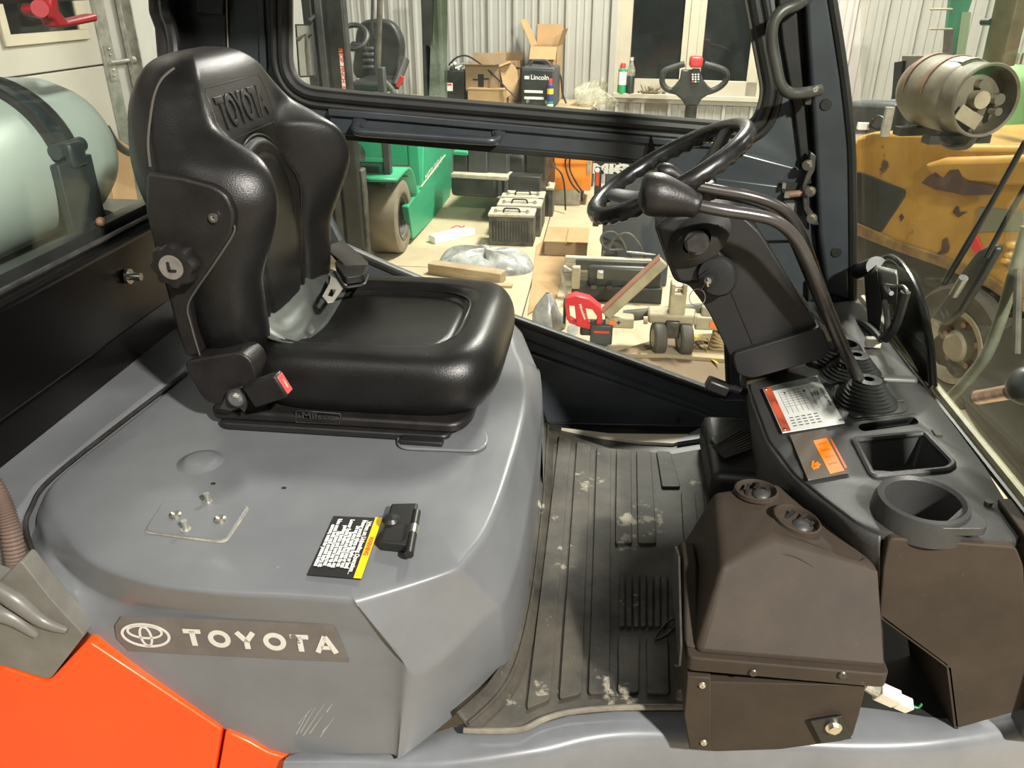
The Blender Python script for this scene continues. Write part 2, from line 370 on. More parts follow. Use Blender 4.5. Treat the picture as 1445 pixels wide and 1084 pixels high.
# window in the back wall
wz0 = pw(960, 113).z
win = MB()
def wbar(mb, u0, u1, z0, z1, v0, v1): return mb.prism([wp(u0, v0, z0), wp(u1, v0, z0), wp(u1, v1, z0), wp(u0, v1, z0)], (0, 0, z1-z0))
gl, gr, gm0, gm1 = uof(pw(889, 60)), uof(pw(1058, 100)), uof(pw(971, 60)), uof(pw(984, 60))
wbar(win, wl, wl+0.035, wzb, wzt, -0.01, 0.06); wbar(win, wr-0.035, wr, wzb, wzt, -0.01, 0.06); wbar(win, wl, wr, wzt-0.035, wzt, -0.01, 0.06)
w1 = win.build('window_1', 'frame_white', bev=0.004); tag(w1, kind='structure')
sill = MB(); wbar(sill, wl, wr, wzb-0.02, wzb+0.02, -0.03, 0.06); sub_of(sill.build('window_sill', 'frame_white', bev=0.004), w1)
for a, b in ((wl+0.035, gm0), (gm1, wr-0.035)):
    f = MB(); l = 0.09 if a < gm0-0.1 else 0.05; r = 0.05 if a < gm0-0.1 else 0.09
    wbar(f, a, a+l, wzb+0.02, wzt-0.03, 0.01, 0.055); wbar(f, b-r, b, wzb+0.02, wzt-0.03, 0.01, 0.055); wbar(f, a, b, wzb+0.02, wz0, 0.01, 0.055)
    sub_of(f.build('window_frame', 'frame_white', bev=0.004), w1)
    p = MB(); wbar(p, a+l, b-r, wz0, wzt-0.03, 0.045, 0.052); sub_of(p.build('pane', 'nightglass'), w1)
mu = MB(); wbar(mu, gm0, gm1, wzb+0.02, wzt-0.03, -0.005, 0.055); sub_of(mu.build('mullion', 'frame_white', bev=0.004), w1)
tr = MB(); wbar(tr, wl-0.03, wr+0.05, wzb-0.055, wzb-0.02, -0.008, 0.03); tag(tr.build('trim_1', 'wall'), kind='structure')
tr = MB(); wbar(tr, wl-0.05, wl, wzb-0.03, wzt, -0.012, 0.03); tag(tr.build('trim_2', 'wall', bev=0.004), kind='structure')

# left wall with an overhead garage door
LP = atd(127, 95, 4.4); LP0 = Vector((LP.x, LP.y, 0))
def pl(px, py, off=0.0): return atp(px, py, LP0+WD*off, WD)
def nof(p): return (p-LP0).dot(WN)
def lw(n, u, z): return LP0+WN*n+WD*u+UZ*z
def lbar(mb, n0, n1, z0, z1, u0, u1): return mb.prism([lw(n0, u0, z0), lw(n1, u0, z0), lw(n1, u1, z0), lw(n0, u1, z0)], (0, 0, z1-z0))
nd = nof(pl(161, 70)); nj = nof(pl(196, 60)); ncor = -(LP0-W0).dot(WN)+0.03
lwal = lbar(MB(), nd+0.012, ncor, 0, 4.6, -0.06, -0.015).build('wall_left', 'wall'); tag(lwal, kind='structure')
lw2 = lbar(MB(), -5, nj, 3.2, 4.6, -0.06, 0.0).build('wall_left_upper', 'wall'); tag(lw2, kind='structure')
zs = LP.z; secs = [zs-1.06, zs-0.53, zs, zs+0.53, zs+1.06]
gd = lbar(MB(), -5, nd, 0.0, 3.2, -0.10, -0.07).build('door_1', 'wall'); tag(gd, kind='structure')
M['gdoor'] = mat('garage_door_white', (0.40, 0.38, 0.33), 0.45, vary=0.03, vscale=3)
for z in secs:
    a = lbar(MB(), -5, nd, z+0.004, z+0.526, -0.07, -0.02); sub_of(a.build('door_section', 'gdoor', bev=0.005), gd)
g0, g1 = nof(pl(16, 50)), nof(pl(113, 42)); gz0 = pl(60, 46).z; gz1 = min(gz0+0.30, zs+0.50)
o0, o1 = nof(pl(8, 60)), nof(pl(128, 52)); 
fr = MB(); lbar(fr, o0, o1, gz0-0.05, gz0, -0.02, 0.0); lbar(fr, o0, o1, gz1, gz1+0.04, -0.02, 0.0); lbar(fr, o0, g0, gz0, gz1, -0.02, 0.0); lbar(fr, g1, o1, gz0, gz1, -0.02, 0.0)
sub_of(fr.build('window_frame', 'frame_white', bev=0.003), gd)
sub_of(lbar(MB(), g0, g1, gz0, gz1, -0.019, -0.012).build('pane', 'nightglass'), gd)
hw = MB(); lbar(hw, nd-0.09, nd+0.01, 0.2, 3.1, -0.02, -0.012)
sub_of(hw.build('end_stile', 'galv'), gd)
hg = MB()
for z in (zs-0.53, zs, zs+0.53):
    lbar(hg, nd-0.07, nd-0.01, z-0.09, z+0.10, -0.012, -0.004)
    hg.cyl(lw(nd-0.07, 0.012, z+0.01), lw(nd+0.10, 0.012, z+0.01), 0.012, n=10); hg.cyl(lw(nd+0.10, 0.012, z+0.01), lw(nd+0.13, 0.012, z+0.01), 0.025, n=12)
    for k in (-0.06, -0.03, 0.05, 0.08): hg.sphere(lw(nd-0.04, 0.0, z+k), 0.008, 8, 6)
sub_of(hg.build('hinge', 'galv'), gd)
trk = MB(); lbar(trk, nd+0.09, nd+0.16, 0.1, 3.3, 0.0, 0.004); lbar(trk, nd+0.15, nd+0.158, 0.1, 3.3, 0.0, 0.05); lbar(trk, nd+0.09, nd+0.098, 0.1, 3.3, 0.0, 0.03)
sub_of(trk.build('door_track', 'galv'), gd)

# ================================================================ BENCH BY THE BACK WALL
bz = pw(720, 147, 0.45).z; bu0, bu1 = uof(pw(560, 140, 0.4)), uof(pw(838, 140, 0.4))
bench = thing('workbench', 'long workbench with a pale top along the ribbed white wall', 'workbench', wp((bu0+bu1)/2, -0.35, 0))
wbar(MB(), bu0, bu1, bz-0.04, bz, -0.66, -0.04).build('bench_top', 'wood', bench)
for a in (bu0+0.05, (bu0+bu1)/2, bu1-0.05):
    for v in (-0.62, -0.08): wbar(MB(), a-0.03, a+0.03, 0, bz-0.04, v-0.03, v+0.03).build('leg', 'dk2', bench)
def rect(px0, py0, px1, py1, off):
    a = pw(px0, py1, off); b = pw(px1, py0, off); return uof(a), uof(b), a.z, b.z
def on_bench(px0, py0, px1, py1, off, dep):
    u0, u1, z0, z1 = rect(px0, py0, px1, py1, off); return u0, u1, bz, max(z1, bz+0.02), -off, -off+dep
def carton(name, label, u0, u1, z0, z1, v0, v1, flaps, m='card', group=None):
    t = thing(name, label, 'box', wp((u0+u1)/2, (v0+v1)/2, z0), group)
    b = MB(); th = 0.006
    wbar(b, u0, u1, z0, z0+th, v0, v1); wbar(b, u0, u1, z0, z1, v0, v0+th); wbar(b, u0, u1, z0, z1, v1-th, v1); wbar(b, u0, u0+th, z0, z1, v0, v1); wbar(b, u1-th, u1, z0, z1, v0, v1)
    b.build('box_body', m, t)
    for side, ln, ang in flaps:
        c, s_ = math.cos(math.radians(ang))*ln, math.sin(math.radians(ang))*ln
        if side == 'f': q = [wp(u0, v0, z1), wp(u1, v0, z1), wp(u1, v0-c, z1+s_), wp(u0, v0-c, z1+s_)]; e = WN*th
        if side == 'b': q = [wp(u0, v1, z1), wp(u1, v1, z1), wp(u1, v1+c, z1+s_), wp(u0, v1+c, z1+s_)]; e = -WN*th
        if side == 'l': q = [wp(u0, v0, z1), wp(u0, v1, z1), wp(u0-c, v1, z1+s_), wp(u0-c, v0, z1+s_)]; e = WD*th
        if side == 'r': q = [wp(u1, v0, z1), wp(u1, v1, z1), wp(u1+c, v1, z1+s_), wp(u1+c, v0, z1+s_)]; e = -WD*th
        MB().prism(q, e).build('flap', m, t)
    return t
u0, u1, z0, z1, v0, v1 = on_bench(748, 66, 786, 147, 0.30, 0.24)
carton('cardboard_box', 'tall open cardboard box standing highest on the bench', u0, u1, z0, z1, v0, v1, [('b', 0.16, 80), ('l', 0.22, 65), ('f', 0.11, -60), ('r', 0.14, 70)])
u0, u1, z0, z1, v0, v1 = on_bench(657, 95, 704, 127, 0.50, 0.22)
t = carton('cardboard_box', 'open cardboard box with a dark drawing printed on its front', u0, u1, bz+0.10, z1, v0, v1, [('f', 0.05, 25), ('b', 0.09, 80), ('r', 0.10, 20)], 'card_dark')
pr = MB(); uc = (u0+u1)/2-0.01; zc = (bz+0.1+z1)/2
wbar(pr, uc-0.025, uc+0.025, zc-0.06, zc+0.04, v0-0.002, v0); wbar(pr, uc-0.07, uc-0.02, zc-0.01, zc+0.002, v0-0.002, v0); wbar(pr, uc+0.02, uc+0.07, zc-0.002, zc+0.01, v0-0.002, v0); pr.build('printed_drawing', 'label_black', t)
u0, u1, z0, z1, v0, v1 = on_bench(660, 127, 711, 147, 0.58, 0.16)
t = thing('cardboard_box', 'low closed tan cardboard box at the bench edge under the printed box', 'box', wp((u0+u1)/2, v0, bz))
wbar(MB(), u0, u1, bz, z1, v0, v1).build('box_body', 'card', t, bev=0.004); wbar(MB(), u0-0.002, u1+0.002, z1-0.004, z1+0.004, v0-0.003, v1).build('lid', 'card', t)
u0, u1, z0, z1, v0, v1 = on_bench(692, 86, 732, 147, 0.27, 0.2)
t = carton('cardboard_box', 'cardboard box with a long flap hanging down, next to the printed box', u0, u1, bz, z1, v0, v1, [('b', 0.05, 80), ('l', 0.06, 30)])
q = [pw(704, 92, 0.47), pw(719, 86, 0.44), pw(728, 96, 0.42), pw(732, 110, 0.42), pw(725, 130, 0.48), pw(714, 139, 0.50)]
MB().prism(q, WN*0.006).build('flap', 'card', t)
# welder on the bench
u0, u1, z0, z1, v0, v1 = on_bench(735, 96, 782, 147, 0.60, 0.27)
wl_ = thing('welding_machine', 'small grey and black welding machine with carry handle on the bench', 'welder', wp((u0+u1)/2, v0, bz))
wbar(MB(), u0, u1, bz+0.01, z1, v0+0.02, v1).build('case', 'dk2', wl_, bev=0.012)
wbar(MB(), u0+0.01, u1-0.01, bz+0.02, z1-0.02, v0, v0+0.03).build('front_panel', 'dk', wl_, bev=0.006)
um = (u0+u1)/2; MB().tube(rpoly([wp(um-0.09, v0+0.1, z1), wp(um-0.06, v0+0.1, z1+0.045), wp(um+0.06, v0+0.1, z1+0.045), wp(um+0.09, v0+0.1, z1)], 0.03, closed=False), 0.011, 8).build('handle', 'dk2', wl_)
tx = text('Lincoln', 0.052, off=0.001); tx.xf(frame(wp(um+0.02, v0-0.002, z1-0.075), WD, UZ)); tx.build('lettering', 'label_white', wl_)
for (a_, b_, c_, d_) in ((u0+0.03, u1-0.09, bz+0.115, bz+0.135), (u0+0.03, u1-0.08, bz+0.065, bz+0.085), (u0+0.03, u0+0.07, z1-0.09, z1-0.065)): wbar(MB(), a_, b_, c_, d_, v0-0.004, v0).build('panel_marking', 'label_white', wl_)
k = MB()
for a, zz in ((0.06, 0.05), (0.22, 0.05)): MB().cyl(wp(u0+a, v0, bz+zz), wp(u0+a, v0-0.02, bz+zz), 0.014, n=12).build('socket', 'zinc', wl_)
pass
def spray(name, label, px0, px1, ptop, pbot, off, body, cap, zb, bands=()):
    a = pw((px0+px1)/2, pbot, off); u = uof(a); r = (uof(pw(px1, pbot, off))-uof(pw(px0, pbot, off)))/2; zt = pw((px0+px1)/2, ptop, off).z; h = zt-zb
    t = thing(name, label, 'can', wp(u, -off, zb))
    MB().lathe([(0.001, 0), (r, 0), (r, h*0.74), (r*0.9, h*0.80), (r*0.5, h*0.84), (0.001, h*0.84)], wp(u, -off, zb), UZ, 20).build('can_body', body, t)
    MB().lathe([(0.001, h*0.8), (r*0.62, h*0.8), (r*0.62, h*0.97), (r*0.5, h), (0.001, h)], wp(u, -off, zb), UZ, 16).build('cap', cap, t)
    for z_a, z_b, m in bands: MB().lathe([(r*1.01, h*z_a), (r*1.012, h*z_b)], wp(u, -off, zb), UZ, 20).build('label_band', m, t)
    return t
spray('spray_can', 'blue spray can with red cap and yellow badge before the welder', 771.5, 780.5, 111, 149, 0.63, 'label_blue', 'red', bz, ((0.0, 0.17, 'label_white'), (0.18, 0.26, 'label_green'), (0.5, 0.68, 'label_yellow')))
cb = MB().tube(spline([pw(633, 92, 0.4), pw(645, 81, 0.4), pw(662, 80, 0.4), pw(690, 100, 0.5), pw(712, 122, 0.6), pw(727, 136, 0.6)], 8), 0.007, 8).build('black_cable', 'rubber'); tag(cb, 'black cable arching over the cardboard boxes on the bench', 'cable')
cb = MB().tube(spline([pw(700, 92, 0.3), pw(735, 96, 0.31), pw(752, 88, 0.31), pw(775, 92, 0.35), pw(790, 105, 0.35), pw(794, 132, 0.35), pw(799, 146, 0.35)], 8), 0.008, 8).build('black_cable', 'rubber'); tag(cb, 'black cable looping behind the welding machine down to the bench', 'cable')
u0, u1, z0, z1, v0, v1 = on_bench(628, 100, 655, 147, 0.45, 0.25)
t = thing('parts_crate', 'dark parts crate heaped with metal scraps at the left of the bench', 'crate', wp((u0+u1)/2, v0, bz)); wbar(MB(), u0, u1, bz, z1, v0, v1).build('crate_body', 'dk', t, bev=0.006)
k = MB()
for i in range(9):
    p = wp(random.uniform(u0+0.02, u1-0.02), v0+random.uniform(0.02, 0.15), z1+0.01); k.cyl(p, p+Vector((random.uniform(-.1, .1), random.uniform(-.06, .06), random.uniform(0.0, .09))), 0.012, n=8)
k.build('scrap_metal', 'galv', t)
k = MB(); wbar(k, u0+0.02, u0+0.075, bz+0.09, bz+0.155, v0-0.003, v0); k.build('tag_sticker', 'label_white', t); k = MB(); wbar(k, u0+0.027, u0+0.068, bz+0.135, bz+0.150, v0-0.005, v0-0.002); k.build('tag_print', 'label_red', t)
# window-sill clutter
sz = wzb+0.02
spray('spray_can', 'green and white spray can with red tip on the window sill', 871.5, 883, 89, 129, 0.0, 'label_green', 'red', sz, ((0.28, 0.72, 'label_white'),))
a = pw(889, 129, 0.0); bt = thing('bottle', 'clear plastic bottle with dark liquid on the window sill', 'bottle', wp(uof(a), 0.0, sz))
MB().lathe([(0.001, 0), (0.034, 0), (0.034, 0.135), (0.03, 0.145)], wp(uof(a), 0.0, sz+0.001), UZ, 20).build('liquid', 'dk', bt)
MB().lathe([(0.035, 0.14), (0.034, 0.19), (0.018, 0.235), (0.013, 0.25), (0.013, 0.265)], wp(uof(a), 0.0, sz), UZ, 20).build('bottle_body', 'clear', bt)
MB().lathe([(0.001, 0.285), (0.014, 0.285), (0.014, 0.262)], wp(uof(a), 0.0, sz), UZ, 14).build('cap', 'white', bt)
k = MB()
for i in range(26):
    p = wp(uof(pw(918, 128, 0.0))+random.gauss(0, 0.055), -0.005+random.uniform(-0.015, 0.02), sz+0.012); k.sphere(p, random.uniform(0.008, 0.017), 7, 5, (1, .8, .8))
    k.cyl(p, p+Vector((random.uniform(-.06, .06), 0, random.uniform(0, .06))), 0.003, n=5)
tag(k.build('dried_debris', mat('dry_brown', (0.16, 0.11, 0.06), 0.8)), 'small heap of dry brown twigs on the window sill', 'debris')
# clear bag at the end of the bench
c = pw(838, 142, 0.4); c.z = bz; k = MB(); rows = []
for i in range(9):
    z = i/8; w = 0.13*(1-z)**0.55+0.012
    rows.append([c+WD*(w*(1.25*math.cos(a)*(1+0.25*math.sin(3*a+i)))+0.05*z*math.sin(i))+WN*(0.6*w*math.sin(a))+UZ*(0.19*z*(1+0.2*math.cos(2*a+1))) for a in [2*math.pi*j/18 for j in range(18)]])
k.grid(rows, cu=True); tag(k.build('plastic_bag', 'clear', ang=20), 'crumpled clear plastic bag left of the window', 'bag')
# ================================================================ GREEN FORKLIFT beyond the door
GX = -1.34
gf = thing('green_forklift', 'green forklift with black mast and black seat behind the door glass', 'forklift', (-1.75, 4.4, 0))
def gy_(px, py, x=GX): return atx(px, py, x)
wc = aty(569, 320, 3.72); wc = Vector((GX-0.02, 3.72, 0.245))
pc = proj(wc)
rt = 0.245
ty = MB().lathe([(0.13, -0.10), (rt-0.03, -0.12), (rt-0.005, -0.11), (rt, -0.09), (rt, 0.09), (rt-0.005, 0.11), (rt-0.03, 0.12), (0.16, 0.115), (0.13, 0.10)], wc-Vector((0.11, 0, 0)), (1, 0, 0), 48).build('tyre', 'tyre', gf)
wh = MB().lathe([(0.001, 0.03), (0.05, 0.03), (0.055, 0.06), (0.07, 0.06), (0.075, 0.02), (0.12, 0.03), (0.135, 0.10), (0.15, 0.118), (0.16, 0.118)], wc-Vector((0.11, 0, 0)), (1, 0, 0), 40).build('wheel_rim', 'dusty', gf)
k = MB()
for i in range(6):
    a = i*math.pi/3; k = MB(); hexbolt(k, wc+Vector((-0.085, 0.095*math.cos(a), 0.095*math.sin(a))), (1, 0, 0), 0.012, 0.02); k.build('wheel_nut', 'darksteel', gf)
# side cover with slanting front edge
q = [gy_(583, 338), gy_(576, 291), gy_(597, 263), gy_(598, 185), gy_(636, 185), gy_(639, 208), gy_(637, 262), gy_(634, 283), gy_(618, 302)]
sp_ = MB().prism(rpoly(q, 0.03, 3), (-0.05, 0, 0)).build('side_cover', 'green', gf, bev=0.006)
st_a, st_b = gy_(598, 256, GX+0.004), gy_(625, 223, GX+0.004)
tt = text('MITSUBISHI', 0.075, off=0.001); dv = (st_b-st_a); L = dv.length
tt.xf(frame((st_a+st_b)/2, dv, UZ) @ Matrix.Diagonal((L/0.44, 1, 1, 1))); tt.build('lettering', 'label_white', gf)
k = MB(); a, b = gy_(594, 264, GX+0.003), gy_(628, 219, GX+0.003); k.tube([a, b], 0.006, 6); k.build('accent_stripe', mat('pale_stripe', (0.45, 0.55, 0.33), 0.5), gf)
# battery cover behind, step and fender
yb = gy_(595, 262).y
a = aty(550, 263, yb-.1); b = aty(598, 175, yb-.1); MB().box2((a.x-.5, yb-.1, a.z), (min(b.x, GX-.06), yb+.8, .86)).build('battery_cover', 'green', gf, bev=0.02, seg=3)
a = aty(578, 262, yb-.13); b = aty(590, 175, yb-.13); MB().box2((a.x, yb-.13, a.z), (b.x, yb-.09, .85)).build('cover_rib', 'green', gf, bev=0.015, seg=3)
MB().box2((GX-0.62, 3.95, 0.46), (GX-0.03, yb+0.12, 0.50)).build('step_plate', 'dusty', gf)
path = [Vector((0, 4.02+0.02, 0.32)), Vector((0, 3.99, 0.44)), Vector((0, 3.90, 0.52)), Vector((0, 3.78, 0.545)), Vector((0, 3.50, 0.535))]
path = spline(path, 6)
k = MB(); k.grid([[Vector((GX-0.30, p.y, p.z)) for p in path], [Vector((GX+0.01, p.y, p.z)) for p in path]]); k.build('fender', 'green', gf, solid=0.02)
def gbox(nm, m, px0, py0, px1, py1, y, dep, bev=.008):
    a = aty(px0, py1, y); b = aty(px1, py0, y); return MB().box2((a.x, y, a.z), (b.x, y+dep, b.z)).build(nm, m, gf, bev=bev)
gbox('dash_panel', 'green', 470, 190, 541, 224, 3.62, .06); gbox('dash_frame', 'green_dark', 470, 224, 541, 268, 3.64, .04); gbox('dash_opening', 'dk', 500, 235, 534, 263, 3.632, .01); gbox('dash_lip', 'green', 470, 222, 541, 228, 3.61, .05)
k = MB(); k.cyl((GX-0.46, 3.52, 0.66), (GX-0.33, 3.50, 0.69), 0.05); k.build('tilt_pin', 'dusty', gf); k = MB(); k.cyl((GX-0.33, 3.50, 0.69), (GX-0.25, 3.49, 0.70), 0.022); k.build('pin_end', 'cream', gf); k = MB(); k.cyl((GX-0.26, 3.53, 0.69), (GX-0.22, 3.52, 0.70), 0.055); k.build('pin_washer', 'darksteel', gf)
# front guard post, seat, rear guard post
gp = gy_(548, 262, GX-0.20)
post = MB(); 
for dx in (0,):
    a = aty(549, 266, 3.62); b = aty(549, 190, 3.62)
    post.box2((a.x-0.022, 3.60, a.z-0.02), (a.x+0.022, 3.66, 1.20))
post.build('guard_post', 'dk2', gf, bev=0.006)
# mast: two channels on the near side
ym = 3.35
for (p0, p1, m) in ((438, 452, 'dk'), (455, 466, 'dk2'), (470, 494, 'dk')):
    a = aty(p0, 130, ym); b = aty(p1, 130, ym)
    MB().box2((a.x, ym, 0.12), (b.x, ym+0.09, 2.6)).build('mast_channel', m, gf, bev=0.01)
a = aty(478, 70, ym-0.004); b = aty(488, 127, ym-0.004)
MB().box2((a.x, ym-0.004, b.z), (b.x, ym+0.001, a.z)).build('warning_sticker', 'label_white', gf)
MB().box2((a.x, ym-0.006, a.z-0.025), (b.x, ym+0.001, a.z)).build('sticker_band', 'label_orange', gf)
tt = text('STOP  PINCH  KEEP', 0.032, off=0.001); tt.xf(frame(((a.x+b.x)/2, ym-0.006, (a.z+b.z)/2-0.02), (0, 0, -1), (1, 0, 0))); tt.build('sticker_print', 'label_red', gf)
for (p0, p1) in ((484, 506), (508, 516)):
    a = aty(p0, 300, ym+0.05); b = aty(p1, 300, ym+0.05); MB().box2((a.x, ym+0.05, 0.06), (b.x, ym+0.14, 0.62)).build('mast_foot', 'dusty', gf, bev=0.01)
# seat of the green forklift
ys = 4.75
sb = [aty(502, 110, ys), aty(500, 70, ys), aty(503, 42, ys), aty(512, 30, ys), aty(530, 27, ys), aty(548, 30, ys), aty(560, 42, ys), aty(567, 62, ys), aty(566, 85, ys), aty(560, 108, ys)]
MB().prism(spline(sb, 4, True), (0, 0.12, 0)).build('seat_back', 'dk', gf, bev=0.035, seg=4)
for i, yy in enumerate((66, 74, 83, 92)):
    a = aty(511, yy, ys-0.02); b = aty(527, yy+6, ys-0.02); MB().box2((a.x, ys-0.02, b.z), (b.x, ys+0.04, a.z)).build('seat_rib', 'dk2', gf, bev=0.01)
a = aty(500, 108, ys-0.3); b = aty(556, 128, ys-0.3); MB().box2((a.x, ys-0.40, b.z), (b.x, ys+0.02, a.z-0.02)).build('seat_cushion', 'dk', gf, bev=0.03, seg=3)
a = aty(498, 44, 4.0); k = MB(); k.lathe([(0.09+0.017*math.cos(t_), 0.017*math.sin(t_)) for t_ in [2*math.pi*i/8 for i in range(9)]], aty(499, 52, 4.05), (0.1, -0.75, 0.65), 28); k.build('steering_wheel', 'dk', gf)
k = MB(); k.cyl(aty(498, 62, 4.05), aty(505, 70, 4.1), 0.02); k.cyl(aty(500, 64, 4.05), aty(520, 62, 4.05), 0.012); k.build('lever', 'dk', gf)
k = MB(); k.tube(rpoly([aty(537, -30, 4.3), aty(533, 106, 4.3), aty(556, 128, 4.3), aty(560, 150, 4.3)], 0.05, closed=False), 0.020, 10); k.build('guard_leg', 'dusty', gf)
k = MB(); k.tube(rpoly([aty(526, -30, 4.4), aty(525, 40, 4.4), aty(528, 55, 4.4)], 0.05, closed=False), 0.010, 8); k.build('cable', 'dk', gf)
k = MB(); k.tube([aty(572, 85, 4.6), aty(558, 122, 4.4)], 0.03, 10); k.build('armrest', 'dk', gf)
k = MB(); k.cyl(aty(568, 108, 4.35), aty(561, 122, 4.35), 0.016); k.build('red_knob', 'red', gf)
q = [aty(597, 62, 5.0), aty(604, 58, 5.0), aty(613, 70, 5.0), aty(618, 92, 5.0), aty(617, 120, 5.0), aty(611, 138, 5.0), aty(600, 140, 5.0)]
MB().prism(q, (0, 0.1, 0)).build('rear_cover', 'dk', gf, bev=0.02)
a = aty(595, -40, 5.0); b = aty(607, 140, 5.0); MB().prism([aty(592, -40, 5.0), aty(612, -40, 5.0), aty(609, 30, 5.0), aty(606, 140, 5.0), aty(598, 140, 5.0), aty(595, 30, 5.0)], (0, 0.07, 0)).build('rear_guard_post', 'dk', gf)
q = [aty(418, 34, 3.1), aty(441, 34, 3.1), aty(446, 108, 3.1), aty(423, 109, 3.1)]
MB().prism(q, (0, -0.02, 0)).build('mirror_housing', 'dk', gf); 
MB().prism([aty(419, 36, 3.07), aty(440, 36, 3.07), aty(444.5, 106, 3.07), aty(424, 107, 3.07)], (0, -0.004, 0)).build('mirror_glass', mat('mirror', (0.75, 0.77, 0.74), 0.05, metal=1.0), gf)
k = MB(); k.tube([aty(420, 56, 3.0), aty(432, 48, 3.0), aty(433, 70, 3.0), aty(436, 106, 3.0)], 0.012, 8); k.build('mirror_arm', 'dusty', gf)

MB().tube([aty(436, 30, 3.12), aty(446, 20, 3.4)], .01, 8).build('mirror_stay', 'dk', gf)
# ================================================================ FLOOR CLUTTER
G = lambda px, py: atz(px, py, 0)
# car batteries in a row
bp0, bp1 = G(690, 346), G(753, 346); bw = bp1.x-bp0.x
def battery(x, y, hh, lab, green=False):
    t = thing('car_battery', lab, 'battery', (x+bw/2, y+0.09, 0), 'batteries in a row on the shop floor')
    MB().box2((x, y, 0.0), (x+bw, y+0.18, hh*0.84)).build('case', 'dusty', t, bev=0.006)
    k = MB()
    for i in range(13): k.box2((x+0.025+i*(bw-0.05)/13, y-0.004, 0.03), (x+0.025+(i+0.45)*(bw-0.05)/13, y+0.001, hh*0.72))
    k.build('case_ribs', 'dk', t)
    MB().box2((x-0.005, y-0.006, hh*0.84), (x+bw+0.005, y+0.186, hh*0.93)).build('lid', 'lidtan', t, bev=0.006)
    MB().box2((x+0.03, y+0.06, hh*0.93), (x+bw-0.03, y+0.15, hh*0.98)).build('lid_ridge', 'lidtan', t, bev=0.005)
    for a in (0.045, bw-0.045): MB().cyl((x+a, y+0.035, hh*0.93), (x+a, y+0.035, hh*1.02), 0.012, 0.010, 10).build('terminal', 'zinc', t)
    MB().tube(rpoly([(x+0.1, y+0.05, hh*0.93), (x+0.105, y+0.03, hh*1.06), (x+bw-0.105, y+0.03, hh*1.06), (x+bw-0.1, y+0.05, hh*0.93)], 0.02, closed=False), 0.006, 8).build('carry_handle', 'dk', t)
battery(bp0.x, bp0.y, 0.245, 'dusty black car battery nearest the cab in the row of batteries')
battery(bp0.x+0.03, bp0.y+0.24, 0.25, 'dusty car battery second in the row behind the nearest one')
battery(bp0.x+0.03, bp0.y+0.47, 0.255, 'dusty car battery third in the row on the floor')
battery(bp0.x+0.08, bp0.y+0.80, 0.25, 'dusty car battery farthest back in the row, with a wire over it')
k = MB(); k.tube(spline([(bp0.x+0.2, bp0.y+0.95, 0.30), (bp0.x+0.3, bp0.y+0.96, 0.38), (bp0.x+0.45, bp0.y+0.95, 0.30), (bp0.x+0.49, bp0.y+0.9, 0.03)], 8), 0.007, 8); tag(k.build('black_cable', 'rubber'), 'black wire bent over the farthest car battery', 'cable')
# white foam bar
a, b = G(614, 345), G(671, 332); d = (b-a).normalized(); n = Vector((-d.y, d.x, 0))
tag(MB().prism([a, b-d*0.05, b, b+n*0.05-d*0.04, b+n*0.08-d*0.1, a+n*0.08], (0, 0, 0.055)).build('foam_bar', 'foam', bev=0.005), 'white foam bar lying on the concrete left of the batteries', 'foam bar')
# wooden beam
a, b = G(604, 387), G(706, 402); d = (b-a).normalized(); n = Vector((-d.y, d.x, 0))
tag(MB().prism([a, b, b+n*0.09, a+n*0.09], (0, 0, 0.07)).build('wooden_beam', 'wood', bev=0.004), 'short weathered wooden beam on the floor before the grey bundle', 'beam')
# grey plastic-wrapped bundle
a, b = G(612, 383), G(750, 388); c = (a+b)/2+Vector((0, 0.12, 0)); Lh = (b-a).length/2; k = MB(); rows = []
for i in range(13):
    th = math.pi*i/12/2
    rows.append([c+Vector(((Lh*math.cos(th)**0.6)*math.copysign(abs(math.cos(p))**0.7, math.cos(p)), 0.17*math.cos(th)**0.6*math.copysign(abs(math.sin(p))**0.7, math.sin(p)), 0.10*math.sin(th)*(1+0.25*math.sin(5*p)+0.15*math.sin(11*p+2)))) for p in [2*math.pi*j/40 for j in range(40)]])
k.grid(rows, cu=True); tag(k.build('wrapped_bundle', 'greyplastic', ang=60), 'long grey bundle wrapped in shiny plastic on the floor', 'bundle')
k = MB(); k.box2((G(675, 405).x, G(675, 405).y, 0), (G(722, 408).x, G(675, 405).y+0.05, 0.015)); tag(k.build('wood_strip', 'wood'), 'thin wood strip lying beyond the seat on the concrete', 'wood strip')
k = MB(); k.tube(spline([G(637, 322), G(645, 319), G(652, 321), G(655, 319)], 6), 0.005, 6); tag(k.build('red_wire', 'red'), 'thin red wire scrap on the concrete behind the foam bar', 'wire')
# cardboard sheets
sh = [G(757, 348), G(772, 338), G(822, 336), G(818, 352), G(800, 362), G(786, 420), G(745, 445)]
tag(MB().prism(sh, (0, 0, 0.008)).build('cardboard_sheet', 'card'), 'flattened cardboard sheet on the floor right of the batteries', 'cardboard')
t = thing('cardboard_box', 'flat brown cardboard box at the end of the floor sheet', 'box', G(800, 360)); a, b = G(768, 362), G(828, 362)
MB().box2((a.x, a.y, 0.01), (b.x, a.y+0.35, 0.10)).build('box_body', 'card_dark', t, bev=0.004); MB().box2((a.x-0.005, a.y-0.004, 0.10), ((a.x+b.x)/2-0.004, a.y+0.354, 0.108)).build('flap', 'card', t); MB().box2(((a.x+b.x)/2+0.004, a.y-0.004, 0.10), (b.x+0.005, a.y+0.354, 0.108)).build('flap', 'card', t)
sh = [G(850, 505), G(930, 480), G(1040, 470), G(1060, 540), G(1010, 560), G(930, 520)]
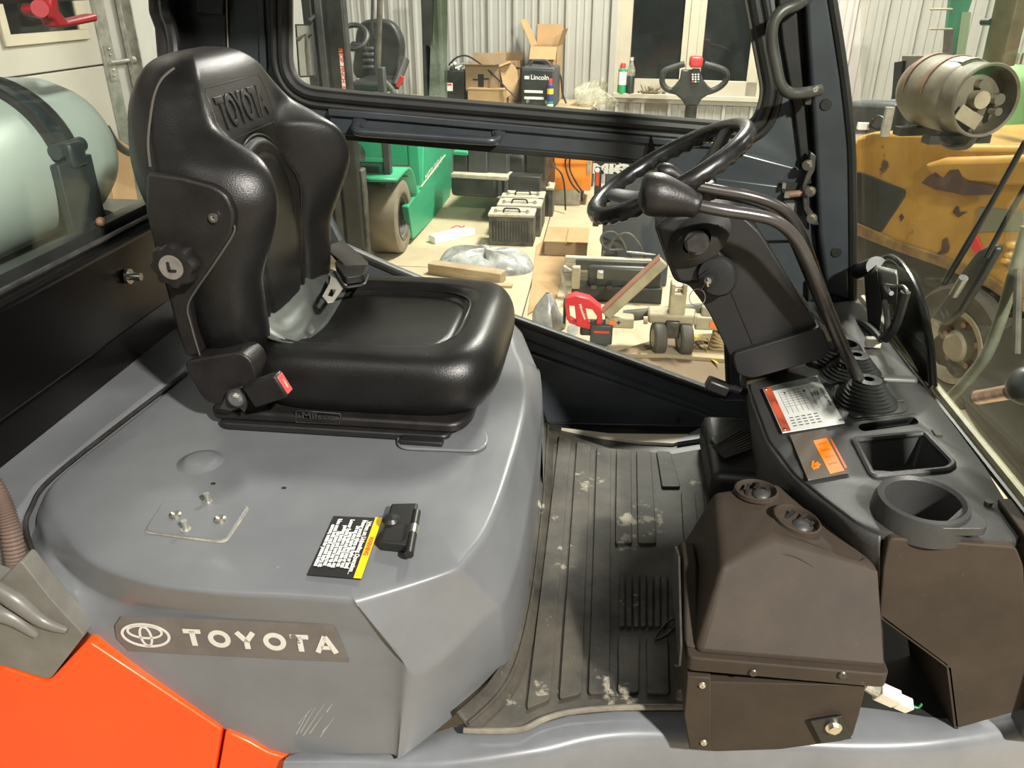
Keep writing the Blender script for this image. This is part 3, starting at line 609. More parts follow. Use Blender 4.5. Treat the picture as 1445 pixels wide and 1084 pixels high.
tag(MB().prism(sh, (0, 0, 0.012)).build('plywood_sheet', mat('plywood', (0.17, 0.115, 0.065), 0.75, vary=0.15, vscale=3)), 'tan plywood sheet on the floor under the pallet jack wheels', 'plywood')
# low black chassis with boxes at the foot of the wall
ch = thing('equipment_cart', 'low black equipment cart carrying dark boxes in front of the workbench', 'cart', pw(700, 270, 1.3))
def crt(px0, py0, px1, py1, off, dep, m, nm, bev=0.008):
    off += 0.72
    a = pw(px0, py1, off); b = pw(px1, py0, off); u0, u1 = uof(a), uof(b)
    k = MB(); wbar(k, u0, u1, max(a.z, 0.0), b.z, -off, -off+dep); return k.build(nm, m, ch, bev=bev)
crt(636, 250, 702, 277, 0.75, 0.7, 'dk', 'chassis', 0.03); crt(702, 250, 708, 277, 0.75, 0.05, 'dk2', 'frame_rail'); crt(711, 250, 716, 277, 0.75, 0.05, 'dk2', 'frame_rail'); crt(716, 250, 762, 276, 0.72, 0.6, 'dk', 'chassis')
crt(640, 219, 659, 250, 0.70, 0.25, 'dk', 'battery_box'); crt(639, 214, 660, 219, 0.71, 0.28, 'green', 'battery_lid'); crt(661, 213, 687, 251, 0.70, 0.3, 'dk2', 'dark_box'); crt(688, 215, 716, 252, 0.68, 0.3, 'dk2', 'dark_box'); crt(713, 218, 742, 252, 0.60, 0.3, 'dk', 'motor_block', 0.03); crt(742, 205, 770, 255, 0.60, 0.3, 'dk', 'valve_block')
crt(636, 249, 716, 251, 0.77, 0.7, 'lidtan', 'deck_edge')
# orange welding power source
a = G(800, 290); yo = a.y
def yo_(px, py): return aty(px, py, yo)
ow = thing('orange_welder', 'orange welding power source on a pale stand with hanging cables', 'welder', a)
def ybox(t, nm, m, px0, py0, px1, py1, dep, y=None, bev=0.006, zmin=0.0):
    y = yo if y is None else y; a = aty(px0, py1, y); b = aty(px1, py0, y); return MB().box2((a.x, y, max(a.z, zmin)), (b.x, y+dep, b.z)).build(nm, m, t, bev=bev)
ybox(ow, 'case', 'weldorange', 781, 222, 835, 268, 0.35); ybox(ow, 'stand', 'galv', 781, 268, 819, 289, 0.35); ybox(ow, 'top_band', mat('dark_orange', (0.5, 0.13, 0.01), 0.5), 783, 231, 829, 233, 0.005, yo-0.004, bev=0); ybox(ow, 'side_grip', 'galv', 828, 228, 834, 245, 0.01, yo-0.008, bev=0)
for pts in ([(800, 216), (798, 235), (806, 258), (818, 272)], [(805, 216), (804, 238), (812, 256), (822, 271)]):
    MB().tube(spline([aty(x, y, yo-0.06) for x, y in pts], 6), 0.007, 8).build('cable', 'rubber', ow)
t = thing('grey_reflection', 'grey panel standing in for a reflection left of the orange welder', 'cabinet', G(770, 285))  # a probable reflection, built as a solid grey panel
MB().prism([aty(x, y, yo+0.05) for x, y in ((781, 215), (768, 225), (759, 240), (766, 262), (780, 286), (790, 286), (790, 215))], (0, 0.4, 0)).build('body_block', mat('putty_grey', (0.13, 0.125, 0.11), 0.6), t, bev=0.006)
ybox(t, 'reflection_panel', 'putty_grey' if 'putty_grey' in M else 'dk2', 770, 226, 779, 262, 0.01, yo+0.042)
# tall dark cabinet with lettering behind the steering wheel
yc = G(880, 402).y
dc = thing('dark_cabinet', 'tall dark grey welding cabinet with white lettering behind the steering wheel', 'cabinet', G(890, 400))
ybox(dc, 'body_block', mat('slate_cabinet', (0.055, 0.066, 0.082), 0.45, vary=0.1), 846, 246, 955, 402, 0.5, yc, 0.012)
ybox(dc, 'cabinet_head', 'dk', 838, 205, 955, 246, 0.5, yc, 0.012)
ybox(dc, 'side_panel', 'dk', 836, 236, 849, 320, 0.4, yc-0.01, 0.006)
tt = text('MIG', 0.075, off=0.004); tt.xf(frame(aty(862, 239, yc-0.004), (1, 0, 0), (0.25, 0, 1)) @ Matrix.Diagonal((1.6, 1, 1, 1))); tt.build('lettering', 'label_white', dc)
k = MB()
for i in range(5): k.tube(spline([aty(846+i*7, 234-i, yc-0.004), aty(856+i*7, 244-i*1.5, yc-0.004), aty(872+i*4, 238-i, yc-0.004)], 4), 0.003, 5)
k.build('flame_graphic', 'label_white', dc)
ybox(dc, 'red_logo', 'label_red', 840, 243, 846, 262, 0.004, yc-0.015, 0); MB().cyl(aty(843, 240, yc-0.012), aty(843, 240, yc-0.018), 0.014, n=16).build('round_badge', 'label_white', dc)
# red battery band saw
ysw = G(830, 487).y
rs = thing('red_band_saw', 'red cordless band saw with black battery standing on the floor', 'power tool', G(830, 487))
out_ = [aty(x, y, ysw) for x, y in ((797, 425), (800, 418), (812, 414), (832, 419), (848, 432), (850, 452), (846, 470), (836, 462), (816, 458), (800, 448))]
h1 = [aty(x, y, ysw) for x, y in ((802, 428), (811, 429), (814, 453), (805, 451))]; h2 = [aty(x, y, ysw) for x, y in ((825, 432), (836, 434), (843, 444), (841, 456), (830, 454))]
f2 = lambda L: [(p.x, p.z) for p in L]
pm = plate(f2(out_), [f2(h1), f2(h2)], 0.07, 0.006); pm.xf(Matrix(((1, 0, 0, 0), (0, 0, -1, ysw), (0, 1, 0, 0), (0, 0, 0, 1)))); pm.build('saw_housing', 'red', rs)
ybox(rs, 'battery_pack', 'dk2', 832, 460, 865, 486, 0.09, ysw-0.05, 0.008); ybox(rs, 'motor_guard', 'dk', 818, 458, 842, 474, 0.08, ysw-0.03, 0.01); ybox(rs, 'blade_guard', 'dk', 794, 425, 799, 458, 0.05, ysw-0.01, 0.005)
MB().cyl(aty(808, 466, ysw-0.05), aty(808, 466, ysw+0.03), 0.03, n=20).build('wheel_cover', 'galv', rs)
tt = text('Milwaukee', 0.020, off=0.0005); tt.xf(frame(aty(822, 440, ysw-0.04), (0.4, 0, -1), (1, 0, 0.4))); tt.build('lettering', 'label_white', rs)
k = MB(); k.box2((aty(838, 466, ysw-0.054).x, ysw-0.054, aty(838, 470, ysw-0.054).z), (aty(860, 466, ysw-0.054).x, ysw-0.05, aty(838, 467, ysw-0.054).z)); k.build('battery_stripe', 'label_red', rs)
# grey bag
c = G(772, 462); k = MB(); rows = []
for i in range(9):
    z = i/8; w = (1-z**1.6)*0.9+0.1
    rows.append([c+Vector((0.095*w*math.cos(a)*(1+0.15*math.sin(3*a+i))-0.0*z, 0.09*w*math.sin(a), 0.20*z*(1+0.02*math.cos(2*a)))) for a in [2*math.pi*j/22 for j in range(22)]])
k.grid(rows, cu=True); tag(k.build('grey_bag', 'greyplastic', ang=50), 'crumpled grey plastic bag beside the red band saw', 'bag')
# black lift-mechanism with rails behind the saw
yk = G(860, 425).y
bm = thing('hydraulic_unit', 'black hydraulic carriage unit with rails lying behind the red band saw', 'machine part', G(860, 425))
ybox(bm, 'end_plate', 'cream', 806, 378, 819, 408, 0.05, yk-0.06); ybox(bm, 'top_rail', 'lidtan', 797, 367, 920, 371, 0.04, yk+0.05); ybox(bm, 'back_rail', 'dk', 812, 371, 925, 381, 0.08, yk+0.03); ybox(bm, 'cylinder_block', 'dk', 828, 379, 935, 408, 0.12, yk, 0.02); ybox(bm, 'lower_rail', 'dk', 806, 408, 935, 424, 0.1, yk-0.02); ybox(bm, 'valve', 'galv', 842, 384, 852, 394, 0.04, yk-0.04)
MB().tube(rpoly([aty(800, 421, yk-0.1), aty(792, 378, yk-0.1), aty(796, 376, yk-0.1), aty(806, 382, yk-0.1)], 0.02, closed=False), 0.008, 8).build('bent_rod', 'galv', bm)
for i in range(4): MB().box2((aty(834+i*22, 404, yk-0.03).x, yk-0.03, aty(834, 408, yk-0.03).z), (aty(842+i*22, 404, yk-0.03).x, yk, aty(834, 403, yk-0.03).z)).build('clamp', 'darksteel', bm)
k = MB()
k.tube(spline([aty(x, y, yk+0.15) for x, y in ((880, 352), (858, 352), (848, 340), (852, 330), (866, 328), (878, 340), (884, 354))], 8), 0.007, 8)
k.tube(spline([aty(x, y, yk+0.12) for x, y in ((858, 352), (870, 334), (888, 330), (902, 345), (910, 362), (925, 372))], 8), 0.007, 8)
k.tube(spline([aty(x, y, yk+0.1) for x, y in ((852, 355), (852, 366), (872, 372), (900, 380), (925, 382))], 8), 0.007, 8)
tag(k.build('coiled_cable', 'dusty'), 'grey air hose coiled on top of the black hydraulic unit', 'hose')
k = MB(); k.tube([aty(884, 356, yk+0.08), aty(900, 358, yk+0.08), aty(925, 360, yk+0.08)], [0.008, 0.011, 0.006], 8); tag(k.build('hose_coupling', 'darksteel'), 'brass coupling at the end of the coiled hose', 'coupling')
# cream pallet jack
yj = G(950, 500).y
pj_ = thing('pallet_jack', 'worn cream pallet jack with two dark rollers and a slanting arm', 'pallet jack', G(950, 500))
for px in (929, 966):
    c = aty(px, 478, yj); c.z = 0.085
    MB().lathe([(0.02, -0.028), (0.075, -0.03), (0.084, -0.022), (0.084, 0.022), (0.075, 0.03), (0.02, 0.028)], c, (1, 0.15, 0), 32).build('roller', 'tyre_dark', pj_); MB().lathe([(0.001, -0.032), (0.03, -0.032), (0.05, -0.028), (0.052, -0.02)], c, (1, 0.15, 0), 20).build('roller_hub', 'cream', pj_)
ybox(pj_, 'axle_block', 'darksteel', 938, 455, 960, 478, 0.1, yj-0.02); ybox(pj_, 'cross_head', 'cream', 914, 446, 985, 457, 0.12, yj, 0.012)
k = MB(); a = aty(943, 452, yj+0.01); b = aty(971, 402, yj+0.01)
k.box2((a.x, yj+0.01, a.z), (b.x, yj+0.09, b.z-0.05)); k.box2((a.x, yj+0.01, b.z-0.06), (a.x+0.02, yj+0.09, b.z)); k.box2((b.x-0.02, yj+0.01, b.z-0.06), (b.x, yj+0.09, b.z)); k.build('pump_pillar', 'cream', pj_, bev=0.008)
MB().cyl(aty(959, 428, yj+0.05), aty(959, 408, yj+0.05), 0.010).build('pump_rod', 'steel', pj_); MB().cyl(aty(959, 428, yj+0.05), aty(959, 423, yj+0.05), 0.022).build('pump_collar', 'zinc', pj_); MB().cyl(aty(952, 404, yj+0.05), aty(966, 404, yj+0.05), 0.010).build('rod_pin', 'copper', pj_)
a, b = aty(856, 448, yj+0.02), aty(938, 372, yj+0.02); d = (b-a).normalized(); n = Vector((-d.z, 0, d.x))
MB().prism([a-n*0.02, b-n*0.02, b+n*0.03, a+n*0.03], (0, 0.05, 0)).build('slanting_arm', 'cream', pj_, bev=0.006); MB().prism([a+n*0.03, b+n*0.03, b+n*0.036, a+n*0.036], (0, 0.07, 0)).build('arm_edge', mat('red_worn_edge', (0.28, 0.13, 0.08), 0.6), pj_)
ybox(pj_, 'fork_arm', 'cream', 853, 450, 895, 463, 0.10, yj+0.03, 0.008); ybox(pj_, 'fork_arm', 'cream', 980, 450, 1030, 466, 0.10, yj+0.03, 0.008); ybox(pj_, 'fork_link', 'cream', 988, 434, 1012, 460, 0.06, yj+0.06, 0.012)
ybox(pj_, 'fork_sticker', 'label_orange', 859, 453, 868, 460, 0.003, yj+0.026, 0); ybox(pj_, 'fork_sticker', 'label_orange', 1001, 455, 1012, 463, 0.003, yj+0.026, 0)
tt = text('+', 0.04, off=0.001); tt.xf(frame(aty(873, 456, yj+0.026), (1, 0, 0), (0, 0, 1))); tt.build('fork_mark', 'label_black', pj_)
MB().tube([aty(880, 446, yj+0.12), aty(990, 436, yj+0.12)], 0.03, 12).build('torsion_tube', 'dusty', pj_); MB().cyl(aty(908, 452, yj+0.0), aty(914, 452, yj+0.0), 0.02).build('axle_nut', 'cream', pj_)
tag(MB().prism([G(880, 508), G(940, 497), G(1030, 505), G(1025, 515), G(940, 508)], (0, 0, 0.03)).build('wood_strip', 'wood'), 'pale wood strip lying before the pallet jack rollers', 'wood strip')
# yellow tape and rope
k = MB()
for (pts, w) in (([(978, 483), (988, 492), (1000, 508), (1012, 520)], 0.022), ([(978, 486), (990, 483), (1004, 490), (1020, 498)], 0.014), ([(976, 494), (986, 487), (1000, 486)], 0.012)):
    P = spline([G(*p)+Vector((0, 0, 0.03+0.02*math.sin(i*2))) for i, p in enumerate(pts)], 6); k.grid([[p+Vector((0, -w, 0.01)) for p in P], [p+Vector((0, w, 0)) for p in P]])
tag(k.build('caution_tape', 'yellow_plain', solid=0.002), 'crumpled yellow strap lying right of the pallet jack rollers', 'strap')
k = MB(); c = G(1018, 494)
for i in range(5): k.tube([c+Vector((0.06*math.cos(a)*(1-0.05*i), 0.05*math.sin(a), 0.02+0.018*i+0.006*math.sin(3*a+i))) for a in [2*math.pi*j/20 for j in range(20)]], 0.010, 7, closed=True)
tag(k.build('rope_coil', mat('rope', (0.45, 0.33, 0.18), 0.8)), 'small coil of tan rope beside the yellow strap', 'rope')
# walkie pallet truck tiller in front of the window
yt_ = 4.9
tl = thing('pallet_truck_tiller', 'black pallet truck tiller head with red button in front of the window', 'tiller', Vector((aty(975, 150, yt_).x, yt_, 0)))
T = lambda px, py, dy=0: aty(px, py, yt_+dy)
q = [T(x, y) for x, y in ((962, 99), (988, 99), (992, 112), (1000, 122), (1008, 128), (1000, 134), (990, 140), (985, 150), (967, 150), (963, 142), (955, 135), (944, 128), (952, 122), (960, 112))]
MB().prism(q, (0, 0.06, 0)).build('tiller_head', 'dk', tl, bev=0.012, seg=3)
for pts in ([(966, 90), (950, 95), (938, 100), (935, 108), (935, 118), (942, 126), (956, 130)], [(994, 90), (1012, 95), (1023, 100), (1026, 108), (1022, 117), (1012, 125), (996, 131)]):
    MB().tube(spline([T(x, y, 0.03) for x, y in pts], 6), 0.022, 12).build('grip_loop', 'dk', tl)
a, b = T(973, 96, -0.03), T(993, 80, -0.03); MB().box2((a.x, yt_-0.03, a.z), (b.x, yt_+0.07, b.z)).build('belly_button', 'red', tl, bev=0.02, seg=3)
a, b = T(975, 117, -0.01), T(988, 97, -0.01); MB().box2((a.x, yt_-0.012, a.z), (b.x, yt_+0.01, b.z)).build('keypad_base', 'dk', tl, bev=0.004)
for i in range(3):
    for j in range(4):
        p = T(977.5+i*4, 105+j*3.4, -0.014); MB().box(p, (0.012, 0.006, 0.010)).build('key', 'label_red' if (j == 3 and i == 0) else ('label_green' if (j == 3 and i == 2) else 'label_white'), tl)
MB().cyl(T(976, 148, 0.03), Vector((T(976, 148).x, yt_+0.1, 0.15)), 0.045, n=16).build('tiller_arm', 'dk', tl)
MB().box2((T(960, 150).x, yt_+0.0, 0.02), (T(992, 150).x, yt_+0.6, 0.55)).build('drive_body', 'dk2', tl, bev=0.03)
# ================================================================ OLD YELLOW FORKLIFT beyond the windshield
YO = Vector((1.54, 1.95, 0)); YD = Vector((0.36, -0.933, 0)).normalized(); YN = Vector((YD.y, -YD.x, 0))   # YN points to us
if YN.dot(CAM-YO) < 0: YN = -YN
def py_(px, py, off=0.0): return atp(px, py, YO+YN*off, YN)
yf = thing('yellow_forklift', 'old yellow forklift with flaking paint seen through the windshield', 'forklift', YO)
out_ = [(1203, 240), (1203, 205), (1208, 192), (1230, 186), (1300, 186), (1360, 205), (1445, 205), (1500, 205), (1520, 440), (1445, 440), (1395, 402), (1330, 372), (1262, 350), (1222, 330), (1203, 322)]
q = [py_(x, y) for x, y in out_]
MB().prism(q, -YN*0.95).build('counterweight', 'yellow', yf, bev=0.05, seg=4)
# raised hood bulge and top
q = [py_(x, y, 0.03) for x, y in ((1298, 232), (1330, 222), (1400, 220), (1520, 214), (1520, 262), (1400, 262), (1320, 258))]
MB().prism(q, -YN*0.5).build('hood_bulge', 'yellow', yf, bev=0.03, seg=4)
q = [py_(x, y, 0.006) for x, y in ((1200, 246), (1212, 242), (1277, 268), (1276, 278), (1242, 329), (1200, 312))]
MB().prism(rpoly(q, 0.02, 3), -YN*0.02).build('louver_panel', 'dk', yf, bev=0.004)
q = [py_(x, y, 0.006) for x, y in ((1381, 292), (1445, 298), (1445, 326), (1376, 328))]
MB().prism(q, -YN*0.02).build('side_panel', mat('grey_green_panel', (0.16, 0.17, 0.12), 0.5), yf, bev=0.004)
q = [py_(x, y, 0.008) for x, y in ((1369, 346), (1376, 333), (1385, 352), (1377, 361))]
MB().prism(q, -YN*0.01).build('red_reflector', 'red', yf)
M['bareflake'] = mat('bare_primer', (0.075, 0.042, 0.03), 0.65, vary=0.3, vscale=15)
for pts in (((1300, 258), (1312, 247), (1320, 243), (1330, 252), (1340, 240), (1352, 239), (1358, 250), (1366, 258), (1395, 262), (1402, 268), (1398, 275), (1360, 276), (1344, 272), (1320, 268)),
            ((1344, 300), (1348, 292), (1352, 291), (1354, 299), (1365, 299), (1358, 303), (1352, 307)),
            ((1322, 358), (1328, 352), (1330, 338), (1336, 335), (1340, 350), (1337, 357), (1328, 359)),
            ((1268, 305), (1272, 302), (1275, 307), (1271, 313))):
    MB().prism([py_(x, y, 0.032 if y < 280 and x > 1298 else 0.003) for x, y in pts], -YN*0.012).build('bare_patch', 'bareflake', yf)
M['browngrime'] = mat('brown_grime', (0.12, 0.07, 0.035), .6, col2=(0.30, 0.18, 0.05), vscale=9)
MB().prism([py_(x, y, .012) for x, y in ((1203, 312), (1240, 328), (1262, 340), (1330, 362), (1400, 392), (1445, 425), (1445, 442), (1395, 408), (1330, 378), (1262, 354), (1203, 330))], -YN*.06).build('lower_skirt', 'browngrime', yf, bev=.006)
# axle, wheel
hub = py_(1352, 488, 0.02)
def disc_part(nm, m, prof, n=40): return MB().lathe(prof, hub, YN, n).build(nm, m, yf)
disc_part('tyre', 'tyre_dark', [(0.165, -0.10), (0.25, -0.12), (0.27, -0.10), (0.27, 0.02), (0.25, 0.04), (0.17, 0.03), (0.16, 0.0)], 48)
disc_part('wheel_rim', 'tyre', [(0.001, 0.03), (0.055, 0.03), (0.07, 0.01), (0.075, -0.03), (0.11, -0.05), (0.135, -0.01), (0.14, 0.03), (0.165, 0.035), (0.17, 0.0)])
k = MB()
for i in range(5):
    a = i*2*math.pi/5+0.4; up_ = UZ; k = MB(); hexbolt(k, hub+YN*(-0.035)+(YD*math.cos(a)+UZ*math.sin(a))*0.092, YN, 0.014, 0.03); k.build('wheel_nut', 'rust', yf)
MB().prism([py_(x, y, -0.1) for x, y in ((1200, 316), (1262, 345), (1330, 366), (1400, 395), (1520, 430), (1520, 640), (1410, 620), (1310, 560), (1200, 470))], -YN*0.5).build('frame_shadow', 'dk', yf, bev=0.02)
q = [py_(x, y, 0.0) for x, y in ((1372, 432), (1378, 416), (1400, 412), (1404, 424), (1420, 440), (1420, 455), (1400, 455))]
MB().prism(q, -YN*0.1).build('axle_casting', 'dusty', yf, bev=0.01)
for (x, y, r) in ((1430, 345, .03), (1426, 360, .025), (1422, 368, .03)): MB().sphere(py_(x, y, 0.01), r, 10, 8, (1, .5, .6)).build('hose_end', 'yellow', yf)
# posts of its guard
a, b = py_(1350, 92, -0.3), py_(1396, -20, -0.3)
MB().prism([py_(x, y, -0.25) for x, y in ((1383, 92), (1413, 94), (1440, -20), (1408, -20))], -YN*0.07).build('guard_post', mat('brown_post', (0.12, 0.09, 0.055), 0.6, vary=0.25, vscale=12), yf, bev=0.006)
MB().cyl(py_(1386, 31, -0.25), py_(1398, 31, -0.25), 0.014).build('post_stub', 'dk', yf)
MB().prism([py_(x, y, -0.5) for x, y in ((1272, 78), (1330, 78), (1330, 150), (1272, 150))], -YN*0.06).build('radiator_box', mat('box_grey', (0.17, 0.155, 0.13), 0.6), yf, bev=0.005)
MB().prism([py_(x, y, -0.48) for x, y in ((1262, 88), (1274, 86), (1268, 140), (1258, 140))], -YN*0.06).build('radiator_side', 'dk', yf)
MB().prism([py_(x, y, -0.5) for x, y in ((1195, 142), (1265, 145), (1265, 190), (1195, 190))], -YN*0.2).build('seat_hood', 'dk2', yf, bev=0.03)
k = MB(); k.tube(spline([py_(x, y, 0) for x, y in ((1232, 168), (1228, 178), (1240, 182), (1250, 172), (1240, 164), (1232, 172), (1222, 186))], 6), 0.006, 7); k.build('strap_buckle', 'dk', yf)
k = MB(); k.box(py_(1218, 178, 0.02), (0.05, 0.03, 0.03)); k.build('paper_tag', 'label_white', yf)
k = MB(); k.box(py_(1252, 172, 0.02), (0.035, 0.03, 0.13)); k.build('web_strap', 'galv', yf)
# propane tank lying on top
A0 = py_(1265, 120, -0.2); A1 = py_(1385, 150, -0.10)
tk = thing('propane_tank', 'dirty white propane tank lying on the yellow forklift behind the windshield', 'gas tank', (A0+A1)/2)
c0 = atd(1306, 126, 3.10); c1 = atd(1385, 141, 2.80); ax = (c1-c0).normalized(); r = 0.130
ln = (c1-c0).length
MB().lathe([(0.001, -0.06), (r*0.5, -0.052), (r*0.85, -0.02), (r, 0.03), (r, ln-0.10), (r*0.97, ln-0.075), (r*0.9, ln-0.06), (r*0.5, ln-0.04), (0.001, ln-0.035)], c0, ax, 48).build('tank_body', 'tank_dirty', tk)
MB().lathe([(r*0.93, ln-0.10), (r*0.93, ln+0.015), (r*0.96, ln+0.024), (r*0.93, ln+0.03), (r*0.87, ln+0.024), (r*0.90, ln+0.01), (r*0.90, ln-0.085)], c0, ax, 48).build('collar', 'tank_dirty', tk)
cend = c0+ax*(ln-0.03)
MB().cyl(cend-ax*0.01, cend+ax*0.035, 0.030, n=20).build('gauge', 'cream', tk); MB().cyl(cend+UZ*0.05-ax*0.01, cend+UZ*0.05+ax*0.02, 0.015).build('relief_valve', 'zinc', tk)
k = MB(); sdv = ax.cross(UZ).normalized(); k.cyl(cend-sdv*0.07-UZ*0.04, cend-sdv*0.07-UZ*0.04+ax*0.04, 0.014); k.cyl(cend-sdv*0.07, cend-sdv*0.07+ax*0.03, 0.02); k.build('service_valve', 'zinc', tk)
k = MB(); k.box((0, 0, 0), (0.10, 0.05, 0.004)); k.xf(frame(cend+UZ*-0.06+ax*0.012+sdv*0.02, sdv+UZ*0.5, UZ)); k.build('data_tag', 'cream', tk)
for h in (0.05, ln*0.50):
    MB().lathe([(r+0.002, h-0.011), (r+0.005, h-0.011), (r+0.005, h+0.011), (r+0.002, h+0.011)], c0, ax, 40, ref=UZ, a0=-1.55, a1=1.55).build('hold_down_strap', 'rust', tk)
lab = MB(); lab.lathe([(r+0.0015, ln*0.55), (r+0.0015, ln*0.80)], c0, ax, 12, ref=UZ, a0=-0.2, a1=0.45); lab.build('paper_label', mat('old_label', (0.42, 0.39, 0.30), 0.6, vary=0.25, vscale=40), tk)
for s in (0.06, ln*0.75): MB().box(c0+ax*s-UZ*(r+0.015), (0.05, 0.24, 0.03), Matrix.Rotation(math.atan2(ax.y, ax.x), 3, 'Z')).build('cradle', 'darksteel', tk)
MB().tube(spline([c0+ax*ln*0.45-UZ*(r+0.0), c0+ax*ln*0.6-UZ*(r+0.045), c0+ax*ln*0.95-UZ*(r+0.03), c0+ax*ln*1.05-UZ*(r-0.02)], 6), 0.012, 8).build('cradle_loop', 'dusty', tk)
# green cylinder and green wall post at the far right
gc = pw(1440, 180, 2.2); k = thing('gas_cylinder', 'mint green gas cylinder at the right edge beyond the propane tank', 'gas cylinder', Vector((gc.x, gc.y, 0)))
cc = atd(1436, 90, 4.7); rr = 0.12
MB().lathe([(0.001, 0), (rr, 0), (rr, 1.0), (rr*0.95, 1.06), (rr*0.75, 1.11), (rr*0.4, 1.14), (0.001, 1.145)], Vector((cc.x, cc.y, cc.z-1.145)), UZ, 32).build('cylinder_body', 'mint', k); MB().cyl(Vector((cc.x, cc.y, cc.z)), Vector((cc.x, cc.y, cc.z+0.06)), 0.02).build('valve', 'zinc', k)
gp = thing('green_post', 'green and grey steel post with nails before the white wall', 'post', pw(1340, 60, 1.6))
P_ = lambda x, y: pw(x, y, 1.6)
MB().prism([P_(1345, -30), P_(1372, -30), P_(1372, 0), P_(1366, 18), P_(1357, 18), P_(1344, 110), P_(1330, 110)], WN*0.08).build('post_body', 'green_dark', gp); MB().prism([P_(1357, 17), P_(1370, 17), P_(1357, 110), P_(1344, 110)], -WN*0.01).build('post_face', mat('sage', (0.22, 0.27, 0.17), 0.6), gp)
for y in (13, 41): MB().cyl(P_(1312, y), P_(1344, y), 0.006, n=8).build('nail', 'cream', gp)
MB().prism([P_(1332, 42), P_(1345, 42), P_(1342, 110), P_(1328, 110)], -WN*0.012).build('post_foot', 'dusty', gp)
# ================================================================ ENGINE HOOD
ZH = 0.94
hood = thing('engine_hood', 'grey engine hood with rounded edges under the black seat', 'engine hood', (-0.5, -0.2, 0.62))
def Z(px, py, z): return atz(px, py, z)
def Y(px, py, y): return aty(px, py, y)
def dn(p, dz, dx=0, dy=0): return Vector((p.x+dx, p.y+dy, p.z-dz))
st = []
def stn(T, Mi, B): st.append((Vector(T), Vector(Mi), Vector(B)))
T = Vector((-0.845, 0.33, ZH)); stn(T, dn(T, .04, -.02, .02), dn(T, .25, -.02, .02))
T = Z(258, 533, ZH); stn(T, dn(T, .03, -.012), dn(T, .2, -.015))
T = Z(160, 610, ZH); stn(T, dn(T, .03, -.012), dn(T, .2, -.015))
T = Z(70, 685, ZH); stn(T, dn(T, .03, -.015, -.005), dn(T, .16, -.02, -.01))
stn(Z(85, 735, ZH), Z(58, 745, .925), Z(42, 748, .87))
stn(Z(125, 790, ZH-.002), Y(90, 800, -.635), Y(64, 815, -.66))
stn(Z(205, 822, ZH-.004), Y(165, 850, -.675), Y(125, 897, -.69))
stn(Z(310, 836, ZH-.005), Y(300, 868, -.688), Y(312, 1028, -.70))
stn(Z(400, 840, ZH-.005), Y(398, 880, -.69), Y(388, 1064, -.70))
stn(Z(488, 845, ZH-.006), Y(545, 905, -.692), Y(545, 1066, -.70))
stn(Z(512, 844, ZH-.007), Y(592, 950, -.69), Y(573, 1066, -.695))
stn(Z(632, 808, ZH-.007), Z(690, 868, .815), Z(690, 970, .625))
stn(Z(660, 786, ZH-.006), Z(712, 848, .82), Z(722, 935, .622))
stn(Z(692, 740, ZH-.004), Z(735, 780, .84), Z(744, 850, .622))
stn(Z(722, 655, ZH), Z(753, 672, .86), Z(759, 720, .622))
stn(Z(741, 575, ZH), Z(765, 580, .87), Z(768, 615, .622))
T = Z(739, 520, ZH); stn(T, Z(763, 527, .87), dn(T, .32, .05, 0))
T = Z(727, 490, ZH); stn(T, dn(T, .05, .05, .01), dn(T, .32, .06, 0.01))
T = Vector((-0.22, 0.31, ZH)); stn(T, dn(T, .05, .03, .03), dn(T, .32, .04, .03))
cen = Vector((-0.5, -0.17, ZH))
Ts = spline([q[0] for q in st], 7); Ms = spline([q[1] for q in st], 7); Bs = spline([q[2] for q in st], 7)
prof_ = []
for T, Mi, B in zip(Ts, Ms, Bs):
    din = (cen-T); din.z = 0; din.normalize(); I0 = Vector((T.x+din.x*.07, T.y+din.y*.07, ZH))
    prof_.append(rpoly([I0, T, Mi, lerp(Mi, B, .5), B, B+Vector((din.x*.02, din.y*.02, -.004))], [0, .012, .012, .01, .006, 0], 5, closed=False))
hb = MB(); hb.grid(prof_)
inner = [p[0] for p in prof_]; inner2 = [lerp(p, cen, 0.5) for p in inner]; ni = len(inner)
hb.add(inner, [tuple(range(ni))])
hb.build('hood_shell', 'hood', hood, ang=50)
# raised pad by the seat front, plug, plate, bolts
q = [Z(x, y, ZH+.001) for x, y in ((560, 612), (640, 604), (675, 603), (690, 617), (688, 632), (672, 640), (560, 636))]
MB().prism(rpoly(q, 0.025, 5), (0, 0, .006)).build('raised_pad', 'hood', hood, bev=0.004, seg=3)
pc_ = Z(283, 652, ZH); MB().lathe([(0.001, .0075), (.022, .0075), (.029, .006), (.033, .002), (.044, -.001)], pc_, UZ, 36).build('round_plug', 'hood', hood)
q = [Z(x, y, ZH) for x, y in ((204, 752), (232, 708), (352, 716), (318, 766))]
pla = MB().prism(rpoly(q, 0.012, 4), (0, 0, .004)).build('cover_plate', 'hood', hood, bev=0.0015)
k = MB(); 
ol = rpoly([p+Vector((0, 0, 0.0005)) for p in q], 0.012, 4); k.tube(ol, 0.0022, 6, closed=True); sub_of(k.build('sealant_line', mat('old_sealant', (0.35, 0.31, 0.23), 0.7, col2=(0.12, 0.12, 0.12), vscale=30)), pla)
for (x, y) in ((294, 711), (263, 750)):
    p = Z(x, y, ZH); k = MB(); k.cyl(p, p+Vector((0, 0, .020)), .0048, n=12); k.cyl(p, p+Vector((0, 0, .005)), .008, n=12); sub_of(k.build('stud', 'galv', None), pla)
for (x, y) in ((248, 728), (311, 734)):
    p = Z(x, y, ZH+.004); k = MB(); k.lathe([(.010, 0), (.009, .004), (.006, .006), (.001, .003)], p, UZ, 16); sub_of(k.build('rivet', 'zinc', None), pla)
